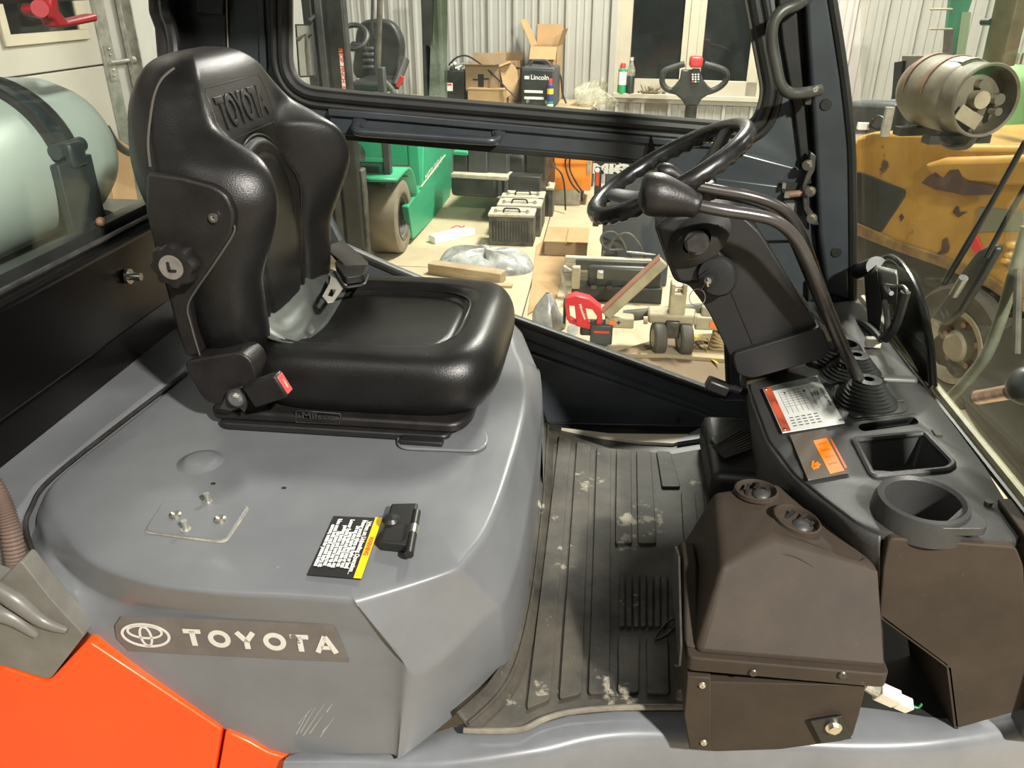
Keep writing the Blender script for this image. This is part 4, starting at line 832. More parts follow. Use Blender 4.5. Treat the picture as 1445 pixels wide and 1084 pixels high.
for (x, y) in ((301, 683), (401, 689)):
    p = Z(x, y, ZH); MB().box(p, (.007, .004, .003)).build('bolt_slot', 'label_black', hood)
# warning decal on the hood
dec = [Z(471, 729, ZH+.001), Z(540, 732, ZH+.001), Z(510, 818, ZH+.001), Z(434, 812, ZH+.001)]
wd_ = MB().prism(dec, (0, 0, .0012)).build('warning_decal', 'label_black', hood)
def qp(Q, s, t): return lerp(lerp(Q[0], Q[1], s), lerp(Q[3], Q[2], s), t)
up1 = Vector((0, 0, .0016))
sub_of(MB().prism([qp(dec, .855, 0)+up1, qp(dec, 1, 0)+up1, qp(dec, 1, 1)+up1, qp(dec, .855, 1)+up1], (0, 0, .0006)).build('yellow_band', 'label_yellow', None), wd_)
vv = (dec[3]-dec[0]); uu = (dec[1]-dec[0])
def decal_text(body, size, s, t, m, off=0.0004, stretch=1.0):
    tt = text(body, size, off=off); tt.xf(frame(qp(dec, s, t)+Vector((0, 0, .0026)), vv, -uu) if False else frame(qp(dec, s, t)+Vector((0, 0, .0026)), vv, uu) @ Matrix.Diagonal((stretch, 1, -1, 1)))
    return tt
def flat_text(body, size, o, right, upv, length=None, off=0.0003, lift=0.0026):
    tt = text(body, size, off=off)
    if length:
        xs = [p.x for p in tt.v]; s = length/(max(xs)-min(xs)); tt.xf(Matrix.Diagonal((s, 1, 1, 1)))
    tt.xf(frame(Vector(o)+Vector((0, 0, lift)), right, upv)); return tt
L = vv.length
sub_of(flat_text('WARNING', .0095, qp(dec, .925, .5), vv, uu, L*0.32, .0005).build('warning_word', 'label_red', None), wd_)
sub_of(flat_text('When on Unloading Operation', .0085, qp(dec, .775, .5), vv, uu, L*.85).build('decal_heading', 'label_white', None), wd_)
k = MB(); k.prism([qp(dec, .725, .06)+up1, qp(dec, .732, .06)+up1, qp(dec, .732, .95)+up1, qp(dec, .725, .95)+up1], (0, 0, .0006)); sub_of(k.build('decal_rule', 'label_white', None), wd_)
lines = ['Never permit riders on forks or load', 'Do not stand under lifted mast or load', 'Keep hands and feet inside the cab', 'Lower forks before leaving seat, set', 'parking brake and turn key to off', 'Read manual before operating truck', 'Use seat belt and sound horn at', 'corners, watch for persons behind']
for i, ln_ in enumerate(lines):
    s = .665-.083*i; sub_of(flat_text(ln_, .0085, qp(dec, s, .47+.05*(i % 3)), vv, uu, L*(.82-.12*(i % 3)), .0006).build('decal_line', 'label_white', None), wd_)
# latch
lt = [Z(553, 723, ZH), Z(591, 722, ZH), Z(583, 783, ZH), Z(536, 778, ZH)]
la = MB().prism(lt, (0, 0, .018)).build('hood_latch', 'rubber', hood, bev=0.004, seg=3)
p = Z(553, 748, ZH); k = MB(); k.lathe([(0.001, .026), (.010, .025), (.014, .020), (.014, .010)], p, UZ, 16); sub_of(k.build('latch_button', 'rubber', None), la)
a, b = Z(588, 723, ZH+.014), Z(577, 783, ZH+.014); k = MB(); k.tube([a, b], .007, 12); sub_of(k.build('hinge_barrel', 'rubber', None), la)
a2, b2 = lerp(a, b, .36), lerp(a, b, .55); k = MB(); k.tube([a2, b2], .0075, 12); sub_of(k.build('hinge_pin', 'zinc', None), la)
sub_of(flat_text('TOYOTA', .009, Z(572, 750, ZH+.0185), b-a, a-Z(540, 750, ZH), .04, .0005, .0008).build('embossed_word', 'darksteel', None), la)
# brand decal on the hood side
da, db, dc_, dd = Y(172, 869, -.6935), Y(492, 880, -.6975), Y(524, 934, -.7), Y(168, 912, -.698)
nrm = Vector((0, -1, 0.05)).normalized()
def hs(px, py, lift=.0):
    y = -.69
    for _ in range(6):
        p = aty(px, py, y); y = -.6895-.040*max(0, .868-p.z)-lift
    return aty(px, py, y)
sd = [hs(172, 869), hs(300, 873.5, .0012), hs(400, 878, .0022), hs(470, 881, .0036), hs(482, 907, .0030), hs(493, 934, .0024), hs(400, 930, .0012), hs(290, 924, .0006), hs(182, 918), hs(165, 900), hs(163, 882)]
band = MB().prism([p+nrm*.0006 for p in sd], nrm*.0006).build('brand_decal', mat('taupe_film', (0.115, 0.103, 0.095), 0.42, vary=0.12, vscale=20), hood)
udec = (Y(470, 905, -.70)-Y(190, 893, -.70)).normalized(); vdec = nrm.cross(udec).normalized()
if vdec.z < 0: vdec = -vdec
def dmat(px, py): return frame(hs(px, py, .0014+max(0, px-300)*.000014)+nrm*.0008, udec, vdec)
# letters built as strokes
def stroke(mb, a, b, w):
    a = Vector((*a, 0)); b = Vector((*b, 0)); d = (b-a).normalized(); n = Vector((-d.y, d.x, 0))*w/2; mb.prism([a-n, b-n, b+n, a+n], (0, 0, .0008))
def ringp(mb, c, rx, ry, w, n=40):
    o = [Vector((c[0]+rx*math.cos(t), c[1]+ry*math.sin(t), 0)) for t in [2*math.pi*i/n for i in range(n)]]; i_ = [Vector((c[0]+(rx-w)*math.cos(t), c[1]+(ry-w)*math.sin(t), 0)) for t in [2*math.pi*i/n for i in range(n)]]
    up_ = Vector((0, 0, .0008)); mb.grid([i_, o, [p+up_ for p in o], [p+up_ for p in i_]], cu=True, cv=True)
def letter(ch, h):
    mb = MB(); w = h*.27; W_ = h*1.0
    if ch == 'T': stroke(mb, (-.45*h, .38*h), (.45*h, .38*h), w*.9); stroke(mb, (0, .4*h), (0, -.5*h), w)
    if ch == 'O': ringp(mb, (0, 0), .57*h, .53*h, w*.95)
    if ch == 'Y': stroke(mb, (-.42*h, .5*h), (0, -.05*h), w); stroke(mb, (.42*h, .5*h), (0, -.05*h), w); stroke(mb, (0, 0), (0, -.5*h), w)
    if ch == 'A': stroke(mb, (-.46*h, -.5*h), (0, .46*h), w*.95); stroke(mb, (.46*h, -.5*h), (0, .46*h), w*.95); stroke(mb, (-.25*h, -.2*h), (.25*h, -.2*h), w*.8)
    return mb
M['chalk'] = mat('chipped_white_print', (0.56, 0.53, 0.48), 0.5, vary=0.06, spots=(0.125, 0.112, 0.10), sscale=22, sthr=0.66)
M['chalk_bad'] = mat('badly_chipped_print', (0.56, 0.53, 0.48), 0.5, spots=(0.125, 0.112, 0.10), sscale=26, sthr=0.52)
for ch, x, y, m in (('T', 273, 899, 'chalk'), ('O', 310, 901, 'chalk'), ('Y', 348, 903.5, 'chalk'), ('O', 388, 905, 'chalk'), ('T', 424, 907, 'chalk_bad'), ('A', 460, 909, 'chalk')):
    o = letter(ch, .0305).xf(dmat(x, y)); sub_of(o.build('decal_letter', m, None), band)
em = MB(); ringp(em, (0, 0), .0395, .0228, .0042); ringp(em, (0, .0065), .0290, .0135, .0036); ringp(em, (0, -.002), .0105, .0195, .0036); em.xf(dmat(206, 896)); sub_of(em.build('oval_emblem', 'chalk', None), band)
k = MB()
for (x0, y0, x1, y1, w) in ((418, 1036, 436, 1003, .0007), (424, 1034, 445, 998, .0006), (421, 1022, 432, 1006, .0005), (428, 1038, 458, 993, .0006), (437, 1035, 455, 1010, .0007), (452, 1040, 472, 1012, .0006), (461, 1005, 469, 993, .0007), (430, 1012, 440, 999, .0005), (455, 1033, 462, 1024, .0007)):
    a_, b_ = hs(x0, y0, .0004), hs(x1, y1, .0004); d_ = (b_-a_).normalized(); n2 = nrm.cross(d_)*w; k.prism([a_-n2, b_-n2*.3, b_+n2*.3, a_+n2], nrm*.0004)
tag(k.build('paint_scratches', mat('scratched_paint', (0.36, 0.35, 0.33), .6), hood), kind='stuff')
# fixed grey cowl behind the hood and the seam
cowl = thing('rear_cowl', 'plain grey cowl panel behind the hood seam under the rear window', 'cowl panel', (-1.05, -0.2, 0.7))
ca = [Vector((-1.28, .42, ZH)), Vector((-.868, .42, ZH)), Z(247, 530, ZH), Z(150, 606, ZH), Z(58, 683, ZH), Z(28, 745, ZH-.01), Y(22, 775, -.64), Y(-40, 800, -.66), Vector((-1.28, -.60, ZH))]
kk = MB(); kk.prism([Vector((p.x, p.y, ZH-.002)) for p in ca[:5]]+[Vector((ca[5].x, ca[5].y-.03, ZH-.002)), Vector((-1.28, -.58, ZH-.002))], (0, 0, -.16)); kk.build('cowl_shell', 'hood', cowl, bev=0.012, seg=3)
k = MB(); k.tube(spline([Z(262, 527, ZH-.004), Z(155, 609, ZH-.004), Z(70, 678, ZH-.004), Z(45, 715, ZH-.006), Z(37, 748, ZH-.02), Y(58, 815, -.67)], 10), .0042, 8); k.build('seam_seal', 'darksteel', cowl)
# orange body, grey trim, hose
ob = thing('orange_body_panel', 'glossy orange body panel at the lower left below the hood', 'body panel', Y(150, 1060, -.70))
q = [Y(x, y, -.707) for x, y in ((-80, 930), (0, 942), (66, 965), (122, 905), (312, 1031), (296, 1130), (-80, 1130))]
MB().prism(rpoly(q, [.0, .01, .02, .01, .004, 0, 0], 4), (0, .12, 0)).build('rear_fender', 'orange', ob, bev=0.005, seg=3)
q = [Y(x, y, -.708) for x, y in ((317, 1033), (350, 1048), (378, 1064), (406, 1072), (406, 1130), (300, 1130))]
MB().prism(q, (0, .12, 0)).build('front_corner', 'orange', ob, bev=0.005, seg=3)
gt = thing('grey_trim_cover', 'grey plastic trim cover with ridges above the orange panel', 'trim', Y(50, 900, -.70))
q = [Y(x, y, -.705) for x, y in ((-60, 800), (0, 822), (28, 790), (75, 850), (119, 897), (70, 960), (0, 938), (-60, 934))]
MB().prism(rpoly(q, [.0, .005, .01, .02, .004, .012, .02, 0], 4), (0, .03, 0)).build('trim_shell', 'trim', gt, bev=0.008, seg=3)
for pts in (((-30, 815), (20, 845), (60, 876), (95, 890)), ((-30, 855), (15, 870), (52, 897))):
    P = [Y(x, y, -.707) for x, y in pts]; MB().tube(spline(P, 6), [0.015*(1-abs(i/(6*(len(pts)-1))-.35)) for i in range(6*(len(pts)-1)+1)], 12).build('trim_ridge', 'trim', gt)
k = MB(); P = spline([Y(-25, 660, -.60), Y(0, 705, -.62), Y(14, 745, -.635), Y(24, 798, -.65)], 22)
k.tube(P, [.0125 if i % 2 else .0155 for i in range(len(P))], 14); tag(k.build('corrugated_hose', mat('brown_conduit', (0.15, 0.105, 0.085), 0.4), ang=80), 'brown corrugated conduit beside the hood at the left edge', 'hose')

# ================================================================ SEAT
def tab(z, T):
    n = len(T)
    if z <= T[0][0]: return T[0][1:]
    if z >= T[-1][0]: return T[-1][1:]
    for i in range(n-1):
        a, b = T[i], T[i+1]
        if z <= b[0]:
            h = b[0]-a[0]; t = (z-a[0])/h; out = []
            for k_ in range(1, len(a)):
                da = (b[k_]-T[i-1][k_])/(b[0]-T[i-1][0]) if i > 0 else (b[k_]-a[k_])/h
                db = (T[i+2][k_]-a[k_])/(T[i+2][0]-a[0]) if i+2 < n else (b[k_]-a[k_])/h
                out.append((2*t**3-3*t*t+1)*a[k_]+(t**3-2*t*t+t)*h*da+(-2*t**3+3*t*t)*b[k_]+(t**3-t*t)*h*db)
            return tuple(out)
YC = -.03
#       z     w     bolster  centre  back
BT = [(1.045, .205, -.630, -.660, -.750), (1.10, .232, -.610, -.648, -.753), (1.16, .245, -.604, -.645, -.757), (1.22, .252, -.598, -.645, -.762), (1.28, .258, -.572, -.648, -.772), (1.34, .265, -.547, -.652, -.785), (1.38, .263, -.545, -.656, -.796),
      (1.42, .250, -.563, -.660, -.806), (1.45, .229, -.607, -.663, -.812), (1.475, .211, -.645, -.668, -.815), (1.50, .194, -.666, -.674, -.816), (1.525, .176, -.680, -.682, -.812), (1.55, .153, -.690, -.692, -.803), (1.570, .122, -.708, -.708, -.790), (1.580, .085, -.725, -.725, -.772), (1.584, .04, -.742, -.742, -.756)]
def sm(a, b, x): t = max(0, min(1, (x-a)/(b-a))); return t*t*(3-2*t)
def bfront(y, z):
    w, xb, xc, xk = tab(z, BT); t = abs(y)/w
    h_ = sm(1.43, 1.48, z); x = xc+(xb-xc)*sm(lerp(.38, .60, h_), lerp(.80, .95, h_), t)
    rho = lerp(.30, .22, sm(1.42, 1.48, z))
    if t > 1-rho:
        xs = (xk+xb)/2; x = xs+(x-xs)*math.sqrt(max(0, 1-((t-1+rho)/rho)**2))
    # arched insert: a sewn groove
    za = 1.300; ra = .132
    dd = (math.hypot(y, max(0, z-za))-ra) if z > za else abs(y)-(ra-.02*(za-z)/.2)
    x -= .010*math.exp(-(dd/.007)**2)+.004*math.exp(-((dd+.030)/.006)**2)
    if dd < 0: x += .006*sm(0, -.012, dd)
    return x
rows = []; NZ = 120; NT = 96
for i in range(NZ+1):
    f = i/NZ; z = 1.045+(1.584-1.045)*(1-(1-f)**1.35)
    w, xb, xc, xk = tab(z, BT); row = []
    for j in range(NT+1):
        t = -math.cos(math.pi*j/NT)*.5+(-1+2*j/NT)*.5; y = w*t; row.append(Vector((bfront(y, z), y+YC, z)))
    for j in range(1, 30):
        t = 1-2*j/30; xs = (xk+xb)/2; tt = abs(t); x = xk
        if tt > .7: x = xs+(xk-xs)*math.sqrt(max(0, 1-((tt-.7)/.3)**2))
        row.append(Vector((x, w*t+YC, z)))
    rows.append(row)
seat = thing('operator_seat', 'black vinyl operator seat with high winged backrest and embossed lettering', 'seat', (-.48, 0, ZH))
bk = MB(); bk.grid(rows, cu=True); bk.add(rows[-1], [tuple(range(len(rows[-1])))]); bk.add(rows[0], [tuple(range(len(rows[0])))])
brest = bk.build('backrest', 'vinyl', seat, ang=180)
def arch(ra, lift, z0=1.10):
    P = []
    for i in range(12): z = lerp(z0, 1.300, i/12); P.append((-(ra-.02*(1.300-z)/.2), z))
    for i in range(25): a = math.pi*i/24; P.append((-ra*math.cos(a), 1.300+ra*math.sin(a)))
    for i in range(1, 13): z = lerp(1.300, z0, i/12); P.append(((ra-.02*(1.300-z)/.2), z))
    return [Vector((bfront(y, z)+lift, y+YC, z)) for y, z in P]
k = MB(); k.tube(arch(.132, .004), .0036, 8); sub_of(k.build('piping', 'vinyl', None), brest)
# embossed lettering on the head section, following its surface
tt = text('TOYOTA', .070, ext=.002, off=.0012, bev=.0008); xs = [p.x for p in tt.v]; s = .200/(max(xs)-min(xs))
zc = 1.484
tt.v = [Vector((bfront(p.x*s-.015, zc+p.y*1.05)+.0005+p.z*.8, p.x*s-.015+YC, zc+p.y*1.05)) for p in tt.v]
sub_of(tt.build('embossed_lettering', 'vinyl', None), brest)
fr_ = [(-.140, -.042), (.105, -.042), (.105, .046), (-.130, .046)]
R_ = rpoly([Vector((a, b, 0)) for a, b in fr_], .012, 4); R2 = []
for i in range(len(R_)):
    a, b = R_[i], R_[(i+1) % len(R_)]
    for q_ in range(6): R2.append(lerp(a, b, q_/6))
k = MB(); k.tube([Vector((bfront(p.x, zc+p.y)-.0005, p.x+YC, zc+p.y)) for p in R2], .0013, 6, closed=True); sub_of(k.build('emboss_frame', 'vinyl', None), brest)
# rear shell + its dusty seam
def sidept(px, py, yoff=0.0):
    y = -.2
    for _ in range(8):
        p = aty(px, py, y); w = tab(p.z, BT)[0]; y = -w*.985-yoff+YC
    return aty(px, py, y)
k = MB(); k.tube(spline([sidept(*p, .002) for p in ((246, 96), (228, 112), (217, 138), (211, 175), (209, 205), (212, 236))], 8), .0022, 6); k.build('shell_seam', 'piping', seat)
q = [(206, 243), (255, 250), (300, 262), (320, 276), (331, 302), (329, 330), (300, 375), (266, 428), (272, 465), (283, 503), (262, 505), (250, 470), (238, 425), (222, 370), (205, 300)]
P = [aty(x, y, lerp(-.270, -.297, sm(1.07, 1.28, aty(x, y, -.285).z))) for x, y in q]
sidec = MB().prism(rpoly(P, .008, 2), (0, .05, 0)).build('side_cover', 'shell', seat, bev=0.006, seg=3)
k = MB(); k.tube(spline([aty(x, y, lerp(-.2715, -.2985, sm(1.07, 1.28, aty(x, y, -.285).z))) for x, y in ((331, 318), (328, 333), (300, 376), (266, 428), (270, 460), (282, 502))], 5), .0018, 6); sub_of(k.build('cover_piping', 'piping', None), sidec)
p = aty(302, 307, -.2975); k = MB(); k.lathe([(.008, 0), (.008, .004), (.004, .004), (.003, .002), (.001, .002)], p, (0, -1, 0), 16); sub_of(k.build('cover_screw', 'steel', None), sidec)
# adjustment knob
kc = aty(253, 370, -.300); k = MB(); prof = []
for rr, hh in ((.034, 0), (.037, .004), (.037, .022), (.034, .027), (.026, .028)):
    prof.append([kc+Vector((rr*(1+.075*math.cos(8*a))*math.cos(a), -hh, rr*(1+.075*math.cos(8*a))*math.sin(a))) for a in [2*math.pi*i/64 for i in range(64)]])
k.grid(prof, cu=True); k.add(prof[-1], [tuple(range(64))])
kn = k.build('adjust_knob', 'shell', seat)
k = MB(); k.lathe([(.001, .0295), (.0205, .0295), (.021, .028), (.021, .026)], kc, (0, -1, 0), 32); sub_of(k.build('knob_cap', mat('worn_grey_plastic', (0.16, 0.145, 0.13), 0.45, vary=0.2, vscale=60), None), kn)
k = MB(); k.box(kc+Vector((-.003, -.0305, .002)), (.004, .002, .016)); k.box(kc+Vector((.003, -.0305, -.005)), (.012, .002, .004)); sub_of(k.build('knob_mark', 'label_black', None), kn)
# cushion
CX, CY, AX, AY = -.427, YC, .238, .243
def sup(t, n=4.6):
    c, s_ = math.cos(t), math.sin(t); r = (abs(c)**n+abs(s_)**n)**(-1/n); return r*c, r*s_
ZC = 1.090
def ctop(x, y):
    y = y-YC
    # inner panel, wider at the front
    d = max(abs((x+.45)/.175), abs(y)/.150); d = ((abs((x+.455)/.185))**4+(abs(y)/.155)**4)**.25
    z = ZC-.020*sm(1.12, .94, d)+.012*sm(.8, .0, d)*.0-.006*math.exp(-((d-.93)/.03)**2)+.004*math.exp(-((d-.985)/.02)**2)
    z += .010*sm(-.30, -.22, x)*(1-sm(.17, .24, abs(y)))        # thigh roll
    z -= .018*math.exp(-((x+.56)**2/.004+y*y/.010))             # worn hollow
    return z
rows = []; NA = 120
for i in range(34):
    f = (i+.4)/34; rr = f*.84
    rows.append([Vector((CX+AX*rr*sup(t)[0], CY+AY*rr*sup(t)[1], 0)) for t in [2*math.pi*j/NA for j in range(NA)]])
for r_ in rows:
    for p in r_: p.z = ctop(p.x, p.y)
base = [p.z for p in rows[-1]]
for i in range(1, 17):
    a = math.pi*i/16; rr = .84+.16*math.sin(a) if i <= 8 else .86+.14*math.sin(a)
    row = []
    for j in range(NA):
        t = 2*math.pi*j/NA; sx, sy = sup(t); z = base[j]-(1-math.cos(a))*.5*(base[j]-.966)
        if i > 8: z = .966+(z-.966)
        row.append(Vector((CX+AX*rr*sx+.008*math.sin(a)*(1 if sx > .5 else 0), CY+AY*rr*sy, z)))
    rows.append(row)
cu_ = MB(); cu_.grid(rows, cu=True); cu_.add(rows[0], [tuple(range(NA))]); cu_.add(rows[-1], [tuple(range(NA))])
cush = cu_.build('cushion', 'vinyl', seat, ang=180)
k = MB(); pl_ = []
for j in range(72):
    t = 2*math.pi*j/72; c, s_ = math.cos(t), math.sin(t); r = (abs(c)**4+abs(s_)**4)**(-.25); x = -.455+.185*1.0*r*c; y = YC+.155*1.0*r*s_; pl_.append(Vector((x, y, ctop(x, y)+.0005)))
k.tube(pl_, .0030, 7, closed=True); sub_of(k.build('piping', 'vinyl', None), cush)
# grey-green worn bridge between cushion and backrest
k = MB(); rw = []
for i in range(9):
    y = lerp(-.21, .17, i/8); rw.append([Vector((lerp(-.675, -.565, j/8), y, ctop(lerp(-.675, -.565, j/8), y)+.034*(1-j/8)**1.6-.004*(j/8)+.004*math.sin(j*.9+i*.5)*(1-j/8)+.003)) for j in range(9)])
k.grid(rw); k.build('back_bridge', mat('worn_grey_vinyl', (0.05, 0.055, 0.05), 0.42, vary=0.3, vscale=10), seat, solid=.004, ang=180)
# base pan, slide rails
q = [Vector((-.72, -.280, .955)), Vector((-.245, -.280, .955)), Vector((-.225, -.235, .955)), Vector((-.225, .16, .955)), Vector((-.72, .18, .955))]
pan = MB().prism(rpoly(q, .025, 4), (0, 0, .020)).build('base_pan', 'shell', seat, bev=0.005)
q = [Vector((-.70, -.292, .942)), Vector((-.26, -.292, .942)), Vector((-.24, .20, .942)), Vector((-.70, .20, .942))]
MB().prism(rpoly(q, .02, 4), (0, 0, .014)).build('slide_frame', 'black', seat, bev=0.003)
MB().box2((-.345, -.315, .943), (-.268, -.292, .956)).build('slide_rail', 'black', seat, bev=.002)
lt_ = text('Milsco', .018, ext=.0006, off=.0004); lt_.xf(frame(aty(449, 588, -.2815), (1, 0, 0), (0, 0, 1)) @ Matrix.Diagonal((1.35, 1, 1, 1))); sub_of(lt_.build('embossed_maker_name', 'darksteel', None), pan)
k = MB(); fr_ = [aty(x, y, -.2815) for x, y in ((418, 579), (481, 584), (479, 599), (417, 596))]; k.tube(rpoly(fr_, .004, 3), .0008, 5, closed=True); sub_of(k.build('maker_frame', 'darksteel', None), pan)
# hip bracket with seat-belt buckle
q = [aty(x, y, -.295) for x, y in ((258, 512), (300, 503), (338, 497), (354, 508), (362, 530), (352, 556), (310, 572), (290, 568), (276, 548))]
MB().prism(rpoly(q, .012, 4), (0, .06, 0)).build('hip_bracket', 'shell', seat, bev=0.007, seg=3)
bc = aty(335, 561, -.308); k = MB(); k.lathe([(.001, .0), (.019, .0), (.019, .004), (.014, .006)], bc, (0, -1, 0), 24)
k.prism([aty(x, y, -.305) for x, y in ((310, 577), (322, 552), (340, 546), (352, 556), (350, 570), (345, 582), (338, 576), (325, 580))], (0, .004, 0)); k.build('anchor_plate', 'darksteel', seat)
k = MB(); hexbolt(k, bc+Vector((0, -.004, 0)), (0, -1, 0), .0095, .010); k.build('anchor_bolt', 'steel', seat)
d = (aty(400, 540, -.32)-aty(350, 560, -.32)); d.y = -.012; d.normalize(); n_ = Vector((0, -1, 0)); o = aty(378, 549, -.318)
bu = MB().box((0, 0, 0), (.078, .046, .026)).xf(frame(o, d, d.cross(n_).normalized()*-1)).build('belt_buckle', 'shell', seat, bev=.005, seg=3)
e = o+d*.0395; upb = frame(o, d, d.cross(n_)).col[1].to_3d()
k = MB(); k.box((0, 0, 0), (.003, .036, .017)).xf(frame(e, d, upb)); sub_of(k.build('release_button', mat('red_release', (0.62, 0.07, 0.06), .45), None, bev=.001), bu)
tt = text('PRESS', .007); tt.xf(frame(e+d*.0022, upb*-1, n_)); sub_of(tt.build('press_word', 'label_white', None), bu)
# far-side belt tongue and webbing
tg = MB(); z0 = 1.115
w0, w1 = aty(480, 356, .20), aty(512, 378, .13)
ZB = 1.120
belt = [atz(470, 344, ZB+.03), atz(482, 354, ZB+.02), atz(496, 366, ZB+.012), atz(506, 378, ZB+.004)]
k = MB(); P = spline(belt, 5); dv = Vector((.75, .65, .1)).normalized()*.024; k.grid([[p-dv for p in P], [p+dv for p in P]]); k.build('belt_webbing', mat('grey_webbing', (0.075, 0.07, 0.06), .75, bump=.5, bscale=500), seat, solid=.005)
q = [atz(x, y, ZB-.008) for x, y in ((473, 380), (490, 364), (520, 376), (514, 398), (488, 402))]
ton = MB().prism(rpoly(q, .008, 3), (0, 0, .016)).build('tongue_sleeve', 'shell', seat, bev=.004)
k = MB(); k.tube(rpoly([atz(x, y, ZB) for x, y in ((472, 384), (487, 406), (514, 402), (519, 388))], .006, 3, closed=False), .0035, 8); sub_of(k.build('sleeve_frame', 'black', None), ton)
q2 = [atz(x, y, ZB-.004) for x, y in ((467, 390), (490, 403), (484, 407), (470, 426), (462, 427), (455, 419), (465, 401))]
hol = [atz(x, y, ZB-.004) for x, y in ((467, 407), (475, 410), (469, 420), (462, 418))]
pm = plate([(p.x, p.y) for p in q2], [[(p.x, p.y) for p in hol]], .003); pm.xf(Matrix.Translation((0, 0, ZB-.004))); pm.build('belt_tongue', mat('steel_tongue', (0.72, 0.68, 0.6), .35, metal=.7), seat)
# ================================================================ FAR DOOR
DY = .46
def D(px, py, y=DY): p = aty(px, py, y); return Vector((p.x, p.z, 0))
door = thing('cab_door', 'blue-black cab door with two windows on the far side of the seat', 'cab door', (-.1, DY, .6))
YZ = lambda y: Matrix(((1, 0, 0, 0), (0, 0, -1, y), (0, 1, 0, 0), (0, 0, 0, 1)))
outer = [D(*p) for p in ((392, -90), (396, 150), (440, 260), (520, 420), (700, 560), (770, 600), (1062, 606), (1135, 430), (1150, 345), (1140, 240), (1112, 130), (1092, -90))]
upw = [D(*p) for p in ((411, -80), (411, 122), (520, 133), (1062, 178), (1078, 130), (1050, -20), (1040, -80))]
upw_r = rpoly(upw, [.01, .075, 0, .06, .03, .1, .01], 8)
low = [D(*p) for p in ((455, 189), (835, 219), (938, 226), (946, 330), (1016, 345), (1026, 556), (720, 444), (560, 378), (440, 325))]
low_r = rpoly(low, [.01, .0, .02, .02, .02, .035, 0, 0, .02], 5)
pm = plate([(p.x, p.y) for p in outer], [[(p.x, p.y) for p in upw_r], [(p.x, p.y) for p in low_r]], .036, .004); pm.xf(YZ(DY)); pm.build('door_frame', 'door', door)
up3 = [Vector((p.x, DY-.018, p.y)) for p in upw_r]; lo3 = [Vector((p.x, DY-.018, p.y)) for p in low_r]
def offs(P, d):
    n = len(P); out = []
    c = sum(P, Vector((0, 0, 0)))/n
    for i in range(n):
        t = (P[(i+1) % n]-P[i-1]); t.normalize(); nn = Vector((t.z, 0, -t.x))
        if nn.dot(P[i]-c) < 0: nn = -nn
        out.append(P[i]+nn*d)
    return out
MB().tube(offs(up3, .012), .015, 10, closed=True).build('window_gasket', 'rubber', door); MB().tube(offs(up3, .034), .010, 10, closed=True).build('window_gasket', 'rubber', door)
MB().tube(offs(up3, -.004), .0055, 8, closed=True).build('gasket_lip', mat('shiny_lip', (0.10, 0.10, 0.09), .3, metal=.3), door)
MB().tube(offs(lo3, .004), .009, 8, closed=True).build('lower_gasket', 'rubber', door)
def pane(P, nm, m='glass'):
    a = MB(); a.add(P, [tuple(range(len(P)))]); return a.build(nm, m, door, fix=False)
gp_ = plate([(p.x, p.y) for p in upw_r], [], .005).xf(YZ(DY+.006)); gp_.build('window_pane', 'glass', door)
gp_ = plate([(p.x, p.y) for p in low_r], [], .005).xf(YZ(DY+.006)); gp_.build('lower_pane', 'glass', door)
# edge strip of the sliding pane
q = [D(x, y) for x, y in ((612, -80), (632, -80), (631, 146), (606, 144))]
plate([(p.x, p.y) for p in q], [], .006).xf(YZ(DY-.002)).build('slider_edge', 'glass_edge', door)
# sill ledge of the upper window, catching light
P0, P1 = D(440, 131), D(1050, 178); MB().prism([Vector((P0.x, DY-.004, P0.y)), Vector((P1.x, DY-.004, P1.y)), Vector((P1.x, DY-.004, P1.y-.008)), Vector((P0.x, DY-.004, P0.y-.008))], (0, .02, 0)).build('glazing_ledge', 'galv', door)
# pressed mid rail
def rail(pts, y0, y1, nm='mid_rail', m='door', bev=.006):
    return MB().prism([Vector((D(*p).x, y0, D(*p).y)) for p in pts], (0, y1-y0, 0)).build(nm, m, door, bev=bev, seg=3)
rail(((470, 152), (560, 160), (925, 193), (1000, 200), (1135, 236), (1140, 335), (1016, 338), (950, 232), (830, 216), (470, 186)), DY-.030, DY-.012)
rail(((470, 150), (560, 157), (925, 190), (1010, 196), (1010, 204), (925, 200), (560, 167), (470, 160)), DY-.040, DY-.028, 'rail_ridge', 'door', .003)
rail(((470, 184), (830, 214), (940, 226), (940, 231), (830, 223), (470, 193)), DY-.034, DY-.010, 'rail_edge', 'rubber', .003)
rail(((1006, 246), (1132, 262), (1138, 333), (1018, 336)), DY-.036, DY-.028, 'latch_panel', 'door', .004)
# lower panel mouldings
def strip(pts, r, nm, m): MB().tube([Vector((D(*p).x, DY-.020, D(*p).y)) for p in pts], r, 8).build(nm, m, door)
strip(((520, 385), (720, 468), (1025, 580)), .0035, 'panel_bead', 'door'); strip(((500, 352), (720, 446), (1022, 560), (1050, 560)), .0025, 'panel_edge', 'steel')
rail(((745, 490), (1040, 594), (1056, 606), (775, 600), (760, 560)), DY-.030, DY-.014, 'lower_panel', 'door', .008)
rail(((775, 588), (1050, 593), (1062, 606), (775, 606)), DY-.034, DY-.02, 'bottom_rail', 'rubber', .004)
